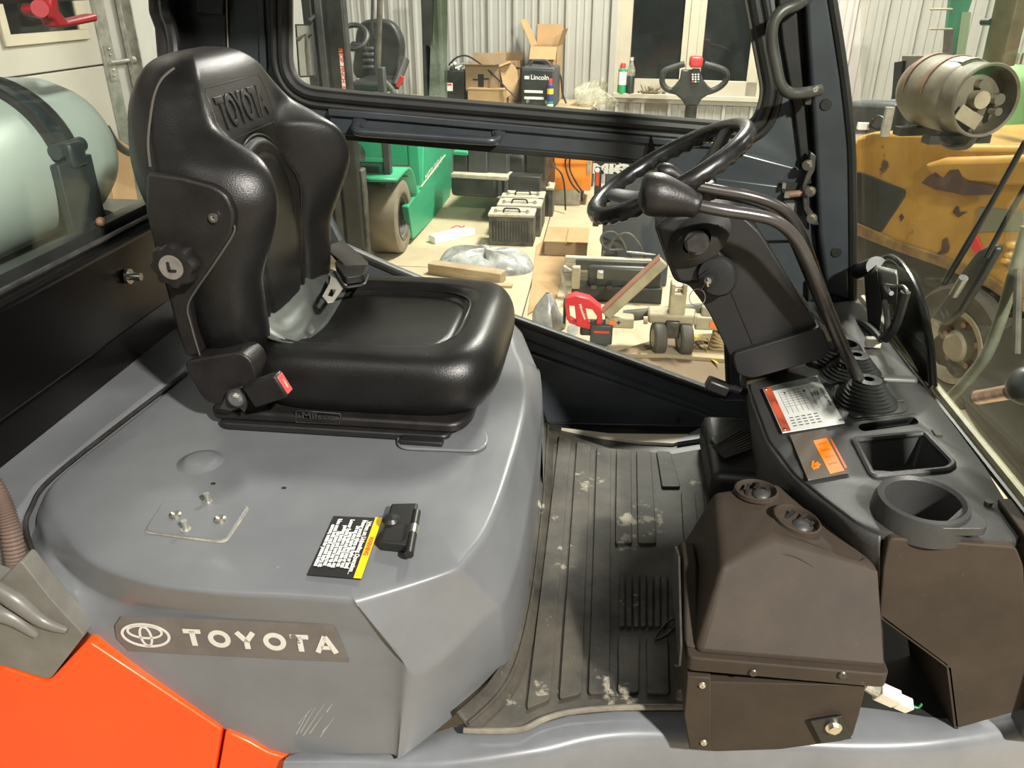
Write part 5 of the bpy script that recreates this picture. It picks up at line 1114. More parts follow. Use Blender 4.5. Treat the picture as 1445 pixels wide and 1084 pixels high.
# grab bar on the mid rail
hy = DY-.075
MB().tube(rpoly([D3 for D3 in (Vector((D(507, 171).x, DY-.02, D(507, 171).y)), Vector((D(499, 186, hy).x, hy, D(499, 186, hy).y)), Vector((D(702, 200, hy).x, hy, D(702, 200, hy).y)), Vector((D(704, 190).x, DY-.02, D(704, 188).y)))], .03, 6, closed=False), .0105, 14).build('grab_bar', 'frame', door)
for (x, y) in ((507, 170), (704, 187)): p = aty(x, y, DY-.035); k = MB(); k.cyl(p, p+Vector((0, .02, 0)), .016, n=18); hexbolt(k, p, (0, -1, 0), .007, .006); k.build('bar_foot', 'frame', door)
p = aty(922, 210, DY-.045); MB().prism([aty(x, y, DY-.045) for x, y in ((919, 190), (926, 218), (912, 222))], (0, .01, 0)).build('rail_tab', 'blackgloss', door)
# latch mechanism
MB().prism([aty(x, y, DY-.040) for x, y in ((1102, 257), (1126, 258), (1132, 304), (1108, 303))], (0, .004, 0)).build('latch_opening', 'label_black', door)
k = MB(); k.cyl(aty(1108, 275, DY-.05), aty(1140, 272, DY-.05), .008); k.build('latch_pin', 'rust', door)
k = MB(); k.box(aty(1110, 275, DY-.052), (.012, .012, .012)); k.box(aty(1106, 262, DY-.05), (.008, .01, .012)); k.build('latch_bolts', 'zinc', door)
k = MB(); k.box(aty(1114, 292, DY-.048), (.02, .008, .018)); k.build('latch_plate', 'galv', door)
for (x, y) in ((765, 593), (955, 592)): p = aty(x, y, DY-.036); k = MB(); hexbolt(k, p, (0, -1, 0), .005, .004); k.build('panel_screw', 'darksteel', door)
# ================================================================ CAB FRAME (pillars, rear wall)
cf = thing('forklift_cab', 'blue-black steel cab structure with pillars around the windows', 'forklift cab', (0, .5, .62))
def yp(pts, y0, y1, nm, m='frame', bev=.006, r=0):
    P = [aty(x, y, y0) for x, y in pts]
    if r: P = rpoly(P, r, 4)
    return MB().prism(P, (0, y1-y0, 0)).build(nm, m, cf, bev=bev, seg=3)
yp(((1132, -90), (1160, -90), (1170, 0), (1187, 110), (1198, 210), (1200, 425), (1168, 415), (1156, 330), (1150, 200), (1140, 60)), .415, .47, 'front_pillar', 'frame', .008)
yp(((1082, -90), (1140, -90), (1150, 60), (1160, 200), (1170, 330), (1178, 480), (1140, 480), (1110, 200)), .475, .50, 'pillar_channel', 'rubber', 0)
yp(((1090, -90), (1118, -90), (1128, 60), (1140, 200), (1146, 260), (1134, 262), (1120, 150), (1104, 60)), .43, .455, 'door_jamb', 'rubber', .004)
MB().tube(spline([aty(x, y, .42) for x, y in ((1163, -60), (1174, 0), (1191, 110), (1201, 210), (1203, 330), (1203, 440))], 6), .011, 8).build('windshield_seal', 'rubber', cf)
yp(((1140, 395), (1208, 400), (1214, 500), (1140, 500)), .425, .47, 'pillar_foot', 'rubber', .004)
yp(((1150, -90), (1168, -90), (1180, 0), (1198, 110), (1207, 210), (1210, 440), (1190, 440), (1185, 200)), .44, .50, 'windshield_flange', 'rubber', 0)
for y in (126-2, 355): 
    p = aty(1165 if y < 200 else 1180, 148 if y < 200 else 356, .414); MB().lathe([(.001, .002), (.011, .002), (.013, 0)], p, (0, -1, 0), 20).build('pillar_plug', 'rubber', cf)
# bracket with bolts on the pillar
P = [aty(x, y, .40) for x, y in ((1144, 214), (1152, 220), (1150, 240), (1138, 262), (1140, 290), (1152, 305), (1156, 318), (1146, 318), (1134, 296), (1132, 262), (1140, 240))]
MB().prism(P, (0, .02, 0)).build('hinge_bracket', 'darksteel', cf, bev=.002)
for (x, y) in ((1140, 233), (1144, 270), (1146, 308)): p = aty(x, y, .395); k = MB(); hexbolt(k, p, (-.5, -1, 0), .008, .012); k.build('bracket_bolt', 'zinc', cf)
# curved grab handle on the front pillar
k = MB(); k.tube(spline([aty(x, y, yy) for x, y, yy in ((1142, -6, .40), (1125, 6, .36), (1103, 16, .345), (1091, 34, .34), (1089, 62, .34), (1096, 98, .34), (1102, 120, .34), (1114, 131, .345), (1135, 131, .36), (1156, 127, .40))], 8), (.0125), 12, flat=(0, 1, 0))
gh = k.build('grab_handle', mat('grip_grey', (0.05, 0.048, 0.042), .42, vary=.2, vscale=18), cf)
for (x, y) in ((1150, 126), (1133, 3)): p = aty(x, y, .365); k = MB(); k.lathe([(.001, .004), (.006, .004), (.008, 0)], p, (0, -1, 0), 14); sub_of(k.build('handle_screw', 'zinc', None), gh)
k = MB(); k.box(aty(1140, 140, .40), (.012, .02, .02)); k.build('handle_clip', 'darksteel', cf)
# rear pillar
yp(((318, -90), (402, -90), (402, 110), (430, 260), (330, 300), (300, 180)), .47, .53, 'rear_pillar', 'frame', .006)
yp(((232, -90), (322, -90), (318, 74), (316, 220), (236, 260), (240, 90)), .455, .50, 'pillar_trim', 'black', .006)
yp(((272, -60), (318, -60), (314, 22), (276, 19)), .440, .456, 'trim_block', 'black', .003)
yp(((358, -90), (368, -90), (376, 100), (366, 100)), .462, .475, 'pillar_rib', 'frame', .003)
MB().tube([aty(318, -60, .452), aty(322, 80, .452)], .0016, 6).build('pillar_gap', 'cream', cf)
# rear wall below and around the rear window, plane x = RX
RX = -1.02
zt = atx(100, 361, RX).z; zb = zt-.185
MB().box2((RX-.03, -1.1, zb), (RX+.035, .46, zt-.012)).build('rear_crossmember', 'blackgloss', cf, bev=.006)
MB().tube([(RX+.030, -1.1, zt-.012), (RX+.030, .44, zt-.012)], .008, 10).build('crossmember_bead', 'blackgloss', cf)
MB().tube([(RX+.010, -1.1, zt+.004), (RX+.010, .44, zt+.004)], .006, 8).build('crossmember_bead', 'darksteel', cf)
MB().box2((RX-.02, -1.1, zb-.10), (RX+.0, .46, zb+.01)).build('crossmember_skirt', 'blackgloss', cf)
MB().box2((RX-.05, -1.1, zt-.03), (RX-.015, .42, zt+.02)).build('window_channel', 'dk', cf)
p = atx(180, 390, RX+.04); k = MB(); k.cyl(p, p+Vector((.03, 0, 0)), .008, n=12); k.cyl(p+Vector((.0, 0, .0)), p+Vector((.006, 0, 0)), .016, n=12); k.build('screw_stud', 'steel', cf)
p = atx(142, 313, RX-.01); k = MB(); k.sphere(p, .010, 10, 8); k.build('corroded_screw', 'rust', cf)
Q = [atx(x, y, RX) for x, y in ((226, -90), (232, 18), (240, 40), (244, 90), (240, 260), (300, 260), (300, -90))]
MB().prism([Vector((RX, p.y, p.z)) for p in Q], (-.04, 0, 0)).build('rear_window_post', 'black', cf, bev=.006)
MB().tube(spline([atx(x, y, RX+.005) for x, y in ((228, -60), (233, 12), (240, 34), (246, 70), (246, 120), (243, 200), (240, 280))], 5), .014, 10).build('rear_window_gasket', 'rubber', cf)
a = atx(0, 2, RX); MB().box2((RX-.03, -1.2, a.z-.004), (RX, .40, a.z+.06)).build('rear_window_header', 'rubber', cf)
rw_ = thing('rear_window', 'rear window glass with a red latch handle behind the seat', 'window', (RX-.02, -.2, zt))
MB().box2((RX-.024, -1.1, zt-.01), (RX-.019, .36, a.z+.05)).build('window_pane', 'glass', rw_)
k = MB(); RH = lambda x, y, dx=.03: atx(x, y, RX+dx)
q = [RH(x, y) for x, y in ((72, -8), (82, -8), (84, 14), (94, 26), (96, 29), (138, 19), (139, 30), (100, 38), (84, 39), (78, 28), (56, 22), (49, 13), (52, 6), (62, 8), (72, 7))]
M['handle_red'] = mat('dark_red_paint', (0.24, 0.012, 0.016), .4, vary=.15)
hr = MB().prism(q, (-.03, 0, 0)).build('latch_handle', 'handle_red', rw_, bev=.006, seg=3)
k = MB(); k.cyl(RH(56, 12, .0), RH(56, 12, .035), .014); sub_of(k.build('handle_pivot', 'handle_red', None), hr)
# overhead guard roof out of view, added and narrowed to block lamp light
MB().box2((-1.08, -.22, 2.05), (.52, .52, 2.09)).build('light_blocking_roof', 'frame', cf, bev=.008)
for y in (-.24, .48): MB().box2((-1.10, y, 2.00), (.56, y+.05, 2.07)).build('light_blocking_rail', 'frame', cf, bev=.008)
# near side front pillar
near = thing('near_front_pillar', 'dark front pillar at the right edge of the picture', 'pillar', (.70, -.53, .62))
MB().prism([Vector((.70, -.56, .62)), Vector((.76, -.56, .62)), Vector((.66, -.56, 2.1)), Vector((.60, -.56, 2.1))], (0, .05, 0)).build('pillar_tube', 'frame', near, bev=.006)
# ================================================================ WINDSHIELD
wsB0, wsB1 = Vector((.645, .43, .99)), Vector((.690, -.50, .96)); lean = Vector((-.20, 0, 1.0))
ws = thing('windshield', 'dusty windshield glass in front of the steering column', 'windshield', wsB0)
MB().prism([wsB0, wsB1, wsB1+lean*1.1, wsB0+lean*1.1], (.005, 0, 0)).build('glass_pane', 'glass_front', ws)
MB().tube([wsB0, wsB1], .009, 8).build('lower_seal', mat('yellowed_seal', (0.24, 0.22, 0.13), .45, vary=.2, vscale=30), ws)
MB().tube([wsB0+Vector((-.016, 0, -.004)), wsB1+Vector((-.016, 0, -.004))], .006, 8).build('seal_lip', 'rubber', ws)

# ================================================================ LPG TANK BEHIND THE REAR WINDOW
tc_ = Vector((-1.30, 0, 1.335)); R_t = .168
tk2 = thing('lpg_tank', 'pale green lpg tank lying crosswise behind the rear window', 'gas tank', tc_)
prof = [(.001, -.78), (R_t*.6, -.76), (R_t*.93, -.70), (R_t, -.62), (R_t, .20), (R_t*.97, .25), (R_t*.86, .30), (R_t*.62, .34), (R_t*.3, .36), (.001, .365)]
MB().lathe(prof, tc_, (0, 1, 0), 64).build('tank_body', 'tank', tk2)
MB().box2((-1.75, -.95, 1.08), (-1.13, .50, 1.165)).build('support_tray', 'dk', tk2, bev=.01)
bs = thing('tank_bracket', 'dark tank clamp band with hinge and upright plate behind the window', 'bracket', (-1.1, -.2, 1.1))
sy = .075
def arcb(r, w, th0, th1, n=30):
    prof = [(r, -w/2), (r+.006, -w/2), (r+.006, w/2), (r, w/2)]; k = MB()
    k.lathe(prof+[prof[0]], tc_+Vector((0, sy, 0)), (0, 1, 0), n, ref=(1, 0, 0), a0=th0, a1=th1); return k
arcb(R_t+.002, .075, math.radians(-205), math.radians(-18)).build('clamp_band', 'bracket', bs, bev=.002)
for s_ in (-.03, .03):
    k = MB(); k.tube([tc_+Vector((math.cos(a)*(R_t+.008), sy+s_, -math.sin(a)*(R_t+.008))) for a in [math.radians(t) for t in range(-205, -17, 6)]], .010, 8); k.build('band_edge_rubber', 'rubber', bs)
ah = math.radians(14); hp = tc_+Vector((math.cos(ah)*(R_t+.016), sy, math.sin(ah)*(R_t+.016)))
k = MB(); k.cyl(hp+Vector((0, -.045, 0)), hp+Vector((0, .045, 0)), .016, n=20); k.build('hinge_barrel', 'bracket', bs)
k = MB(); k.box(hp+Vector((.012, 0, -.012)), (.02, .05, .05)); k.build('hinge_tab', 'bracket', bs, bev=.006)
MB().box2((hp.x-.006, sy-.062, 1.05), (hp.x+.012, sy+.055, hp.z-.022)).build('upright_plate', 'bracket', bs, bev=.002)
k = MB(); k.cyl((hp.x, sy+.05, 1.20), (hp.x, sy+.075, 1.20), .03); k.build('plate_knob', 'bracket', bs)
q = [atx(x, y, -1.60) for x, y in ((146, 195), (160, 192), (182, 206), (176, 305), (140, 320))]
q[3].z = q[4].z = 0.0
tag(MB().prism(q, (-.05, 0, 0)).build('cardboard_sheet', 'card'), 'tan cardboard sheet standing behind the dark tank bracket plate', 'cardboard')
k = MB(); k.tube(spline([atx(x, y, -1.55) for x, y in ((150, 180), (162, 200), (172, 210), (182, 216))], 5), .012, 8); k.build('fuel_hose', 'bracket', tk2)
# ================================================================ FLOOR MAT, SILL
ZM = .622
sl = thing('door_sill', 'grey painted step sill along the bottom of the cab opening', 'sill', (.4, -.62, .45))
A_ = ((400, 1075), (570, 1069), (650, 1032), (700, 1032), (740, 1030), (770, 1016), (805, 1006), (870, 1000), (960, 999), (1100, 1000), (1200, 1003), (1280, 1014), (1345, 1027), (1400, 1016), (1445, 1004), (1520, 990))
B_ = ((400, 1079), (570, 1082), (650, 1073), (700, 1066), (740, 1060), (780, 1053), (815, 1042), (860, 1034), (930, 1031), (1100, 1046), (1200, 1050), (1280, 1050), (1345, 1045), (1400, 1037), (1445, 1028), (1520, 1016))
ra = [Z(x, y, .612) for x, y in A_]; rb = [Z(x, y, .604) for x, y in B_]
ra0 = [p+Vector((0, .03, -.01)) for p in ra]
rc = [p+Vector((0, -.010, -.010)) for p in rb]; rd = [p+Vector((0, -.016, -.05)) for p in rb]; re_ = [p+Vector((0, -.02, -.30)) for p in rb]
rab = [lerp(a, b, .8)+Vector((0, 0, .001)) for a, b in zip(ra, rb)]
MB().grid([ra0, ra, rab, rb, rc, rd, re_]).build('sill_panel', 'sill', sl, sub=2, ang=180)
fp = thing('floor_plate', 'dark steel floor plate under the rubber mat', 'floor plate', (.2, -.1, .60))
MB().box2((-.30, -.52, .56), (.66, .36, .606)).build('plate', 'dk', fp)
MB().box2((-.30, .36, .30), (.80, .44, .58)).build('far_step', 'dk', fp)
# solid strip painted as the bright light gap under the door, and grey sill on the far side
q = [Z(x, y, .60) for x, y in ((792, 610), (835, 620), (905, 630), (950, 632), (985, 619), (940, 619), (860, 618))]
MB().prism(q, (0, 0, .014)).build('light_gap_strip', mat('pale_light_gap', (0.62, 0.56, 0.43), .4), fp)
q = [Z(x, y, .60) for x, y in ((955, 632), (1000, 625), (1070, 590), (1062, 586), (1010, 600), (975, 618))]
MB().prism(q, (0, 0, .018)).build('far_sill', 'sill', fp)
fm = thing('floor_mat', 'ribbed black rubber floor mat with dried dirt', 'floor mat', (.1, -.2, .61))
q = [Z(x, y, ZM) for x, y in ((769, 604), (800, 612), (860, 632), (950, 640), (1020, 628), (1100, 640), (1160, 760), (1160, 996), (960, 997), (870, 998), (805, 1004), (768, 1014), (738, 1028), (700, 1031), (652, 1030), (690, 990), (722, 940), (745, 850), (758, 740))]
MB().prism(q, (0, 0, -.012)).build('mat_sheet', 'mat', fm, bev=.003)
k = MB(); k.tube(spline([Z(x, y, ZM+.004) for x, y in ((654, 1031), (700, 1032), (738, 1029), (768, 1015), (805, 1005), (870, 999), (960, 998), (1100, 998))], 6), .005, 8); k.build('mat_rim', mat('dusty_rim', (0.16, 0.14, 0.11), .6, vary=.3, vscale=30), fm)
rw_m = [Z(x, y, ZM+.002) for x, y in ((770, 606), (766, 680), (757, 770), (745, 855), (726, 935), (700, 985), (655, 1028))]
k = MB(); P = spline(rw_m, 6); k.grid([[p+Vector((.022, 0, -.002)) for p in P], [p+Vector((.004, 0, .005)) for p in P], [p+Vector((-.012, 0, .035)) for p in P]]); k.build('mat_side_lip', 'mat', fm, solid=.004, ang=80)
k = MB(); k.tube([p+Vector((.006, 0, .012)) for p in P], .0035, 7); k.build('mat_bead', 'mat', fm)
def pad(p0, p1, p2, p3, nm='mat_rib'):
    q = [Z(*p, ZM) for p in (p0, p1, p2, p3)]; MB().prism(rpoly(q, .006, 3), (0, 0, .0065)).build(nm, 'mat', fm, bev=.0025)
pad((789, 618), (806, 622), (776, 990), (743, 1004)); pad((814, 626), (834, 631), (820, 982), (789, 990)); pad((842, 634), (862, 637), (860, 981), (830, 983)); pad((870, 637), (890, 638), (892, 770), (868, 770)); pad((898, 638), (918, 639), (926, 770), (900, 770)); pad((926, 639), (945, 640), (960, 690), (934, 690)); pad((961, 697), (980, 697), (990, 800), (966, 800)); pad((992, 697), (1003, 697), (1010, 770), (1000, 770))
for i in range(9): x = 874+i*10; pad((x, 815), (x+7, 815), (x+7, 888), (x, 888), 'mat_fine_rib')
pad((872, 903), (902, 903), (901, 981), (872, 981)); pad((912, 903), (942, 903), (944, 983), (913, 983))
k = MB(); P = spline([Z(x, y, ZM+.012) for x, y in ((960, 868), (940, 880), (924, 902), (938, 898), (955, 882))], 5); k.tube(P, .0022, 6); tag(k.build('loose_wire', 'rubber'), 'thin black loop of wire lying on the mat beside the heater', 'wire')

# ================================================================ DASH CONSOLE
ZD = .98
con = thing('dash_console', 'dark plastic dash console with tray and cup holder under the windshield', 'console', (.5, -.4, .62))
CL = [(1052, 508), (1062, 556), (1086, 620), (1122, 668), (1165, 703), (1212, 738), (1248, 752), (1330, 760), (1432, 765), (1448, 752), (1392, 660), (1322, 566), (1268, 500), (1215, 462), (1120, 462)]
top = [Z(x, y, ZD) for x, y in CL]; t2 = [(p.x, p.y) for p in rpoly(top, .012, 3)]
tray = [Z(x, y, ZD) for x, y in ((1204, 622), (1304, 612), (1346, 656), (1336, 664), (1232, 674))]; tr2 = rpoly(tray, .010, 4)
cupc = Z(1301, 712, ZD+.02); cup = [(cupc.x+.052*math.cos(a), cupc.y+.052*math.sin(a)) for a in [2*math.pi*i/40 for i in range(40)]]
slot = rpoly([Z(x, y, ZD) for x, y in ((1211, 599), (1290, 588), (1298, 597), (1216, 608))], .012, 4)
dk_ = plate(t2, [[(p.x, p.y) for p in tr2], cup, [(p.x, p.y) for p in slot]], .016, .004); dk_.xf(Matrix.Translation((0, 0, ZD-.008))); dk_.build('deck', 'console', con)
# body under the deck: left side wall following the outline, near face
def wallstrip(pts, z0, z1, nm, m, inw=.0):
    P = [Z(x, y, ZD) for x, y in pts]; P = spline(P, 6)
    k = MB(); k.grid([[Vector((p.x, p.y, z1)) for p in P], [Vector((p.x+.004, p.y, lerp(z1, z0, .08))) for p in P], [Vector((p.x+inw, p.y, z0)) for p in P]]); return k.build(nm, m, con, solid=.006, ang=60)
wallstrip(((1052, 508), (1062, 556), (1086, 620), (1122, 668), (1165, 703), (1212, 738), (1244, 752)), .70, ZD-.006, 'side_wall', 'console', .06)
ny = Z(1300, 762, ZD).y
nf = [(1254, 759), (1290, 762), (1436, 767), (1445, 800), (1452, 1000), (1347, 1030), (1336, 942), (1240, 872), (1246, 800)]
P = [aty(x, y, ny) for x, y in nf]; P[0].z = P[1].z = P[2].z = ZD-.001
MB().prism(rpoly(P, .010, 4), (0, .05, 0)).build('near_face', 'heater', con, bev=.010, seg=4)  # same plastic as the deck; direct light put into its browner colour
a = aty(1336, 942, ny); b = aty(1347, 1030, ny); c = aty(1236, 868, ny)
MB().prism([c, a, a+Vector((.005, .16, 0)), c+Vector((.005, .16, 0))], (0, 0, .006)).build('lower_return', 'heater', con); MB().prism([a, b, b+Vector((-.02, .16, 0)), a+Vector((-.02, .16, 0))], (.006, 0, 0)).build('leg_return', 'heater', con)
MB().prism([aty(x, y, ny+.005) for x, y in ((1448, 760), (1470, 760), (1470, 990), (1452, 1000))], (0, .1, 0)).build('edge_strip', 'heater', con, bev=.004)
# tray
rim = [p+Vector((0, 0, .001)) for p in tr2]
k = MB(); k.tube(rim, .006, 8, closed=True); tr_ = k.build('tray_rim', 'console', con)
cen_ = sum((Vector(p) for p in tr2), Vector((0, 0, 0)))/len(tr2)
bot = [lerp(p, cen_, .22)+Vector((0, 0, -.055)) for p in tr2]
k = MB(); k.grid([tr2, bot], cu=True); k.add(bot, [tuple(range(len(bot)))]); k.build('tray_well', 'console', con)
st_ = [lerp(Vector(q), cen_, .2) for q in (tray[0], tray[4])]; MB().box(lerp(tray[4], tray[0], .35)+Vector((.035, .012, -.042)), (.05, .05, .02)).build('tray_step', 'console', con, bev=.004)
for q_ in (((1195, 585), (1286, 574)), ): pass
# slot well
sb_ = [p+Vector((0, 0, -.04)) for p in slot]; k = MB(); k.grid([slot, sb_], cu=True); k.add(sb_, [tuple(range(len(sb_)))]); k.build('slot_well', 'label_black', con)
for yy in ((1206, 594, 1292, 583), (1196, 575, 1276, 565)): k = MB(); k.tube([Z(yy[0], yy[1], ZD+.0005), Z(yy[2], yy[3], ZD+.0005)], .0014, 6); k.build('panel_joint', 'darksteel', con)
q = rpoly([Z(x, y, ZD) for x, y in ((1196, 586), (1205, 577), (1268, 569), (1282, 575), (1276, 583), (1206, 592))], .008, 3); MB().prism(q, (0, 0, .003)).build('blank_insert', 'console', con, bev=.001)
k = MB(); k.tube([Z(1262, 590, ZD+.001), Z(1330, 594, ZD+.001)], .001, 5)
k = MB(); p = Z(1322, 612, ZD); k.box(p, (.012, .02, .006)); k.build('deck_clip', 'darksteel', con)
# cup holder
k = MB(); k.lathe([(.070, -.022), (.067, .004), (.063, .016), (.058, .019), (.053, .014), (.0515, .0), (.048, -.10), (.001, -.10)], cupc-Vector((0, 0, .006)), UZ, 56); ch_ = k.build('cup_holder', 'console', con)
e = cupc+Vector((.075, -.020, -.004)); MB().prism(rpoly([cupc+Vector((.0, -.066, -.008)), cupc+Vector((.068, -.058, -.008)), cupc+Vector((.076, -.040, -.008)), cupc+Vector((.06, .0, -.008))], .01, 3), (0, 0, .014)).build('holder_lip', 'console', con, bev=.004)
k = MB(); p = Z(1394, 712, ZD+.002); k.cyl(p, p+Vector((0, 0, .006)), .006, n=10); k.build('deck_screw', 'darksteel', con)
# data plate
dp = [Z(1076, 549, ZD+.005), Z(1153, 531, ZD+.005), Z(1192, 598, ZD+.005), Z(1104, 612, ZD+.005)]
pl2 = MB().prism(dp, (0, 0, .002)).build('data_plate', mat('brushed_plate', (0.60, 0.61, 0.57), .30, metal=.15, vary=.12, vscale=9), con, bev=.0004)
U2 = Vector((0, 0, .0024))
def on(Q, s, t): return lerp(lerp(Q[0], Q[1], s), lerp(Q[3], Q[2], s), t)+U2
def bar(Q, s0, s1, t0, t1, h=.0004): return MB().prism([on(Q, s0, t0), on(Q, s1, t0), on(Q, s1, t1), on(Q, s0, t1)], (0, 0, h))
sub_of(bar(dp, 0.01, .135, .01, .99).build('red_band', mat('worn_red_band', (0.33, 0.06, 0.03), .4, vary=.4, vscale=25), None), pl2)
sub_of(bar(dp, .14, .97, .015, .12).build('dark_band', mat('grey_band', (0.16, 0.17, 0.16), .3, metal=.4), None), pl2)
k = MB()
for i in range(7): bx = bar(dp, .24+.0*i, .62, .20+.052*i, .204+.052*i, .0002); k.add(bx.v, bx.f)
for i in range(8): bx = bar(dp, .22+.085*i, .223+.085*i, .18, .66, .0002); k.add(bx.v, bx.f)
for i in range(5):
    for j in range(4): bx = bar(dp, .20+.10*i, .26+.10*i, .74+.055*j, .755+.055*j, .0002); k.add(bx.v, bx.f)
bx = bar(dp, .30, .33, .20, .23, .0003); k.add(bx.v, bx.f); bx = bar(dp, .62, .66, .24, .28, .0003); k.add(bx.v, bx.f); sub_of(k.build('plate_print', 'dk2', None), pl2)
def ptext(Q, body, size, s, t, right, upv, length, m, nm, par):
    tt = text(body, size, off=.0002); xs = [p.x for p in tt.v]; f = length/(max(xs)-min(xs)); tt.xf(frame(on(Q, s, t)+Vector((0, 0, .0005)), right, upv) @ Matrix.Diagonal((f, 1, 1, 1))); o_ = tt.build(nm, m, None); sub_of(o_, par); return o_
ptext(dp, 'TOYOTA LIFT TRUCK', .0075, .93, .46, dp[3]-dp[0], dp[1]-dp[0], .072, 'label_black', 'plate_title', pl2); ptext(dp, 'WARNING', .008, .07, .5, dp[3]-dp[0], dp[1]-dp[0], .05, 'label_red', 'band_word', pl2)
for i in range(3): ptext(dp, ('MODEL', 'SERIAL', 'CLASS')[i], .004, .84-.05*i, .36, dp[3]-dp[0], dp[1]-dp[0], .016, 'label_black', 'plate_word', pl2)
k = MB()
for s_, t_ in ((.04, .05), (.96, .05), (.96, .95), (.05, .95)): k.lathe([(.001, .002), (.003, .0018), (.0038, 0)], on(dp, s_, t_), UZ, 12)
sub_of(k.build('plate_rivets', 'zinc', None), pl2)
# lit display
ds = [Z(1114, 615, ZD+.004), Z(1165, 606, ZD+.004), Z(1199, 668, ZD+.004), Z(1140, 679, ZD+.004)]
sc = MB().prism(ds, (0, 0, .002)).build('display_window', mat('smoked_display', (0.10, 0.085, 0.07), .15), con, bev=.0005)
dq = [Z(x, y, ZD+.004) for x, y in ((1147, 624), (1166, 620), (1191, 666), (1171, 671))]
lit = mat('lit_amber', (0.10, 0.03, 0.0), .4, emit=(1.0, .24, .004), estr=.72); lit2 = mat('lit_amber_edge', (0.1, 0.02, 0.0), .4, emit=(1.0, .13, .0), estr=.6)
sub_of(MB().prism([p+U2 for p in dq], (0, 0, .0006)).build('amber_screen', lit, None), sc)
dq2 = [Z(x, y, ZD+.004) for x, y in ((1171, 622), (1173, 621.5), (1195, 662), (1192, 663))]; sub_of(MB().prism([p+U2 for p in dq2], (0, 0, .0006)).build('amber_edge', lit2, None), sc)
k = MB()
for pts in (((1145, 653), (1149, 652), (1148, 661), (1144, 662)), ((1146, 662), (1155, 659), (1156, 662), (1147, 665)), ((1148, 657), (1153, 653), (1155, 655), (1150, 660)), ((1152, 655), (1158, 657), (1155, 661), (1151, 659))): k.prism([Z(x, y, ZD+.004)+U2 for x, y in pts], (0, 0, .0006))
sub_of(k.build('turn_symbol', lit, None), sc)
k = MB()
for i in range(4):
    s0 = .12+.2*i; k.prism([on(dq, .2, s0), on(dq, .8, s0), on(dq, .8, s0+.04), on(dq, .2, s0+.04)], (0, 0, .0012))
sub_of(k.build('screen_segments', mat('amber_dark', (0.05, 0.01, 0), .4, emit=(1, .17, 0), estr=.6), None), sc)
# raised dash hump below the column, cowl behind
q = [Z(x, y, ZD) for x, y in ((1052, 545), (1172, 505), (1180, 490), (1150, 470), (1060, 480), (1040, 520))]
MB().prism(rpoly(q, .012, 3), (0, 0, .032)).build('dash_hump', 'heater', con, bev=.012, seg=4)
q = [Vector((.30, .02, .90)), Vector((.64, .02, .90)), Vector((.64, .43, .90)), Vector((.36, .43, .90))]
MB().prism(q, (0, 0, .085)).build('rear_cowl_box', 'console', con, bev=.03, seg=4)
q = [Vector((.50, -.02, .955)), Vector((.64, -.02, .955)), Vector((.63, .40, .965)), Vector((.52, .36, .965))]
MB().prism(q, (0, 0, .035)).build('cowl_top', mat('lit_cowl_grey', (0.075, 0.073, 0.068), .45, vary=.15), con, bev=.012, seg=3)  # paler than the cowl box: light on its top put into the colour
# vent grille low on the dash side
gq = [(1000, 628), (1048, 600), (1075, 632), (1022, 650)]
gv = MB().prism([Z(x, y, .70) for x, y in gq], (0, 0, .02)).build('vent_grille', 'black', con, bev=.003)
for i in range(9):
    t = (i+.7)/9.5; a = lerp(Z(1004, 630, .722), Z(1024, 648, .722), t); b = lerp(Z(1046, 604, .722), Z(1071, 632, .722), t); k = MB(); k.tube([a, b], .0025, 6); sub_of(k.build('grille_slat', 'console', None), gv)
MB().box2((.27, .02, .62), (.62, .30, .712)).build('lower_dash', 'black', con, bev=.02)
# ================================================================ STEERING COLUMN AND WHEEL
cl = thing('steering_column', 'dark plastic steering column with ignition key and rubber boot', 'steering column', (.40, 0, .98))
q = [(922, 316), (945, 300), (1000, 298), (1046, 304), (1072, 328), (1112, 392), (1155, 462), (1150, 486), (1092, 512), (1040, 524), (1000, 440), (972, 402), (952, 398), (936, 356)]
P = [aty(x, y, -.085) for x, y in q]; P = rpoly(P, .012, 3)
MB().prism(P, (0, .15, 0)).build('column_shroud', 'column', cl, bev=.016, seg=4)
q = [(926, 322), (950, 305), (990, 300), (1014, 350), (1030, 372), (1018, 395), (975, 402), (956, 400), (940, 362)]
MB().prism(rpoly([aty(x, y, -.098) for x, y in q], .008, 3), (0, .05, 0)).build('switch_cover', 'column', cl, bev=.008, seg=3)
cdir = (aty(945, 300, -.05)-aty(1090, 500, -.05)).normalized()
bo = aty(985, 336, -.098); kx = (aty(1006, 315, -.1)-aty(958, 352, -.1)).normalized(); ay = Vector((-.15, -1, .12)).normalized(); k = MB(); prof = []
for i in range(13): prof.append((lerp(.040, .021, i/12)+(.0040 if i % 2 else -.0030), .0032*i))
k.lathe(prof, bo, ay, 36, ref=kx, sx=1.5); boot = k.build('lever_boot', 'rubber', cl, ang=80)
k = MB(); e = bo+ay*.040; k.cyl(e, e+ay*.010, .021, n=24); k.cyl(e+ay*.010, e+ay*.022, .0165, n=6); sub_of(k.build('boot_nut', 'darksteel', None), boot)
kc2 = aty(1012, 388, -.098); k = MB(); k.lathe([(.034, -.01), (.034, .012), (.030, .020), (.018, .022), (.001, .022)], kc2, (-.2, -1, .1), 32, ref=cdir, sx=1.15); ks = k.build('key_switch', 'column', cl)
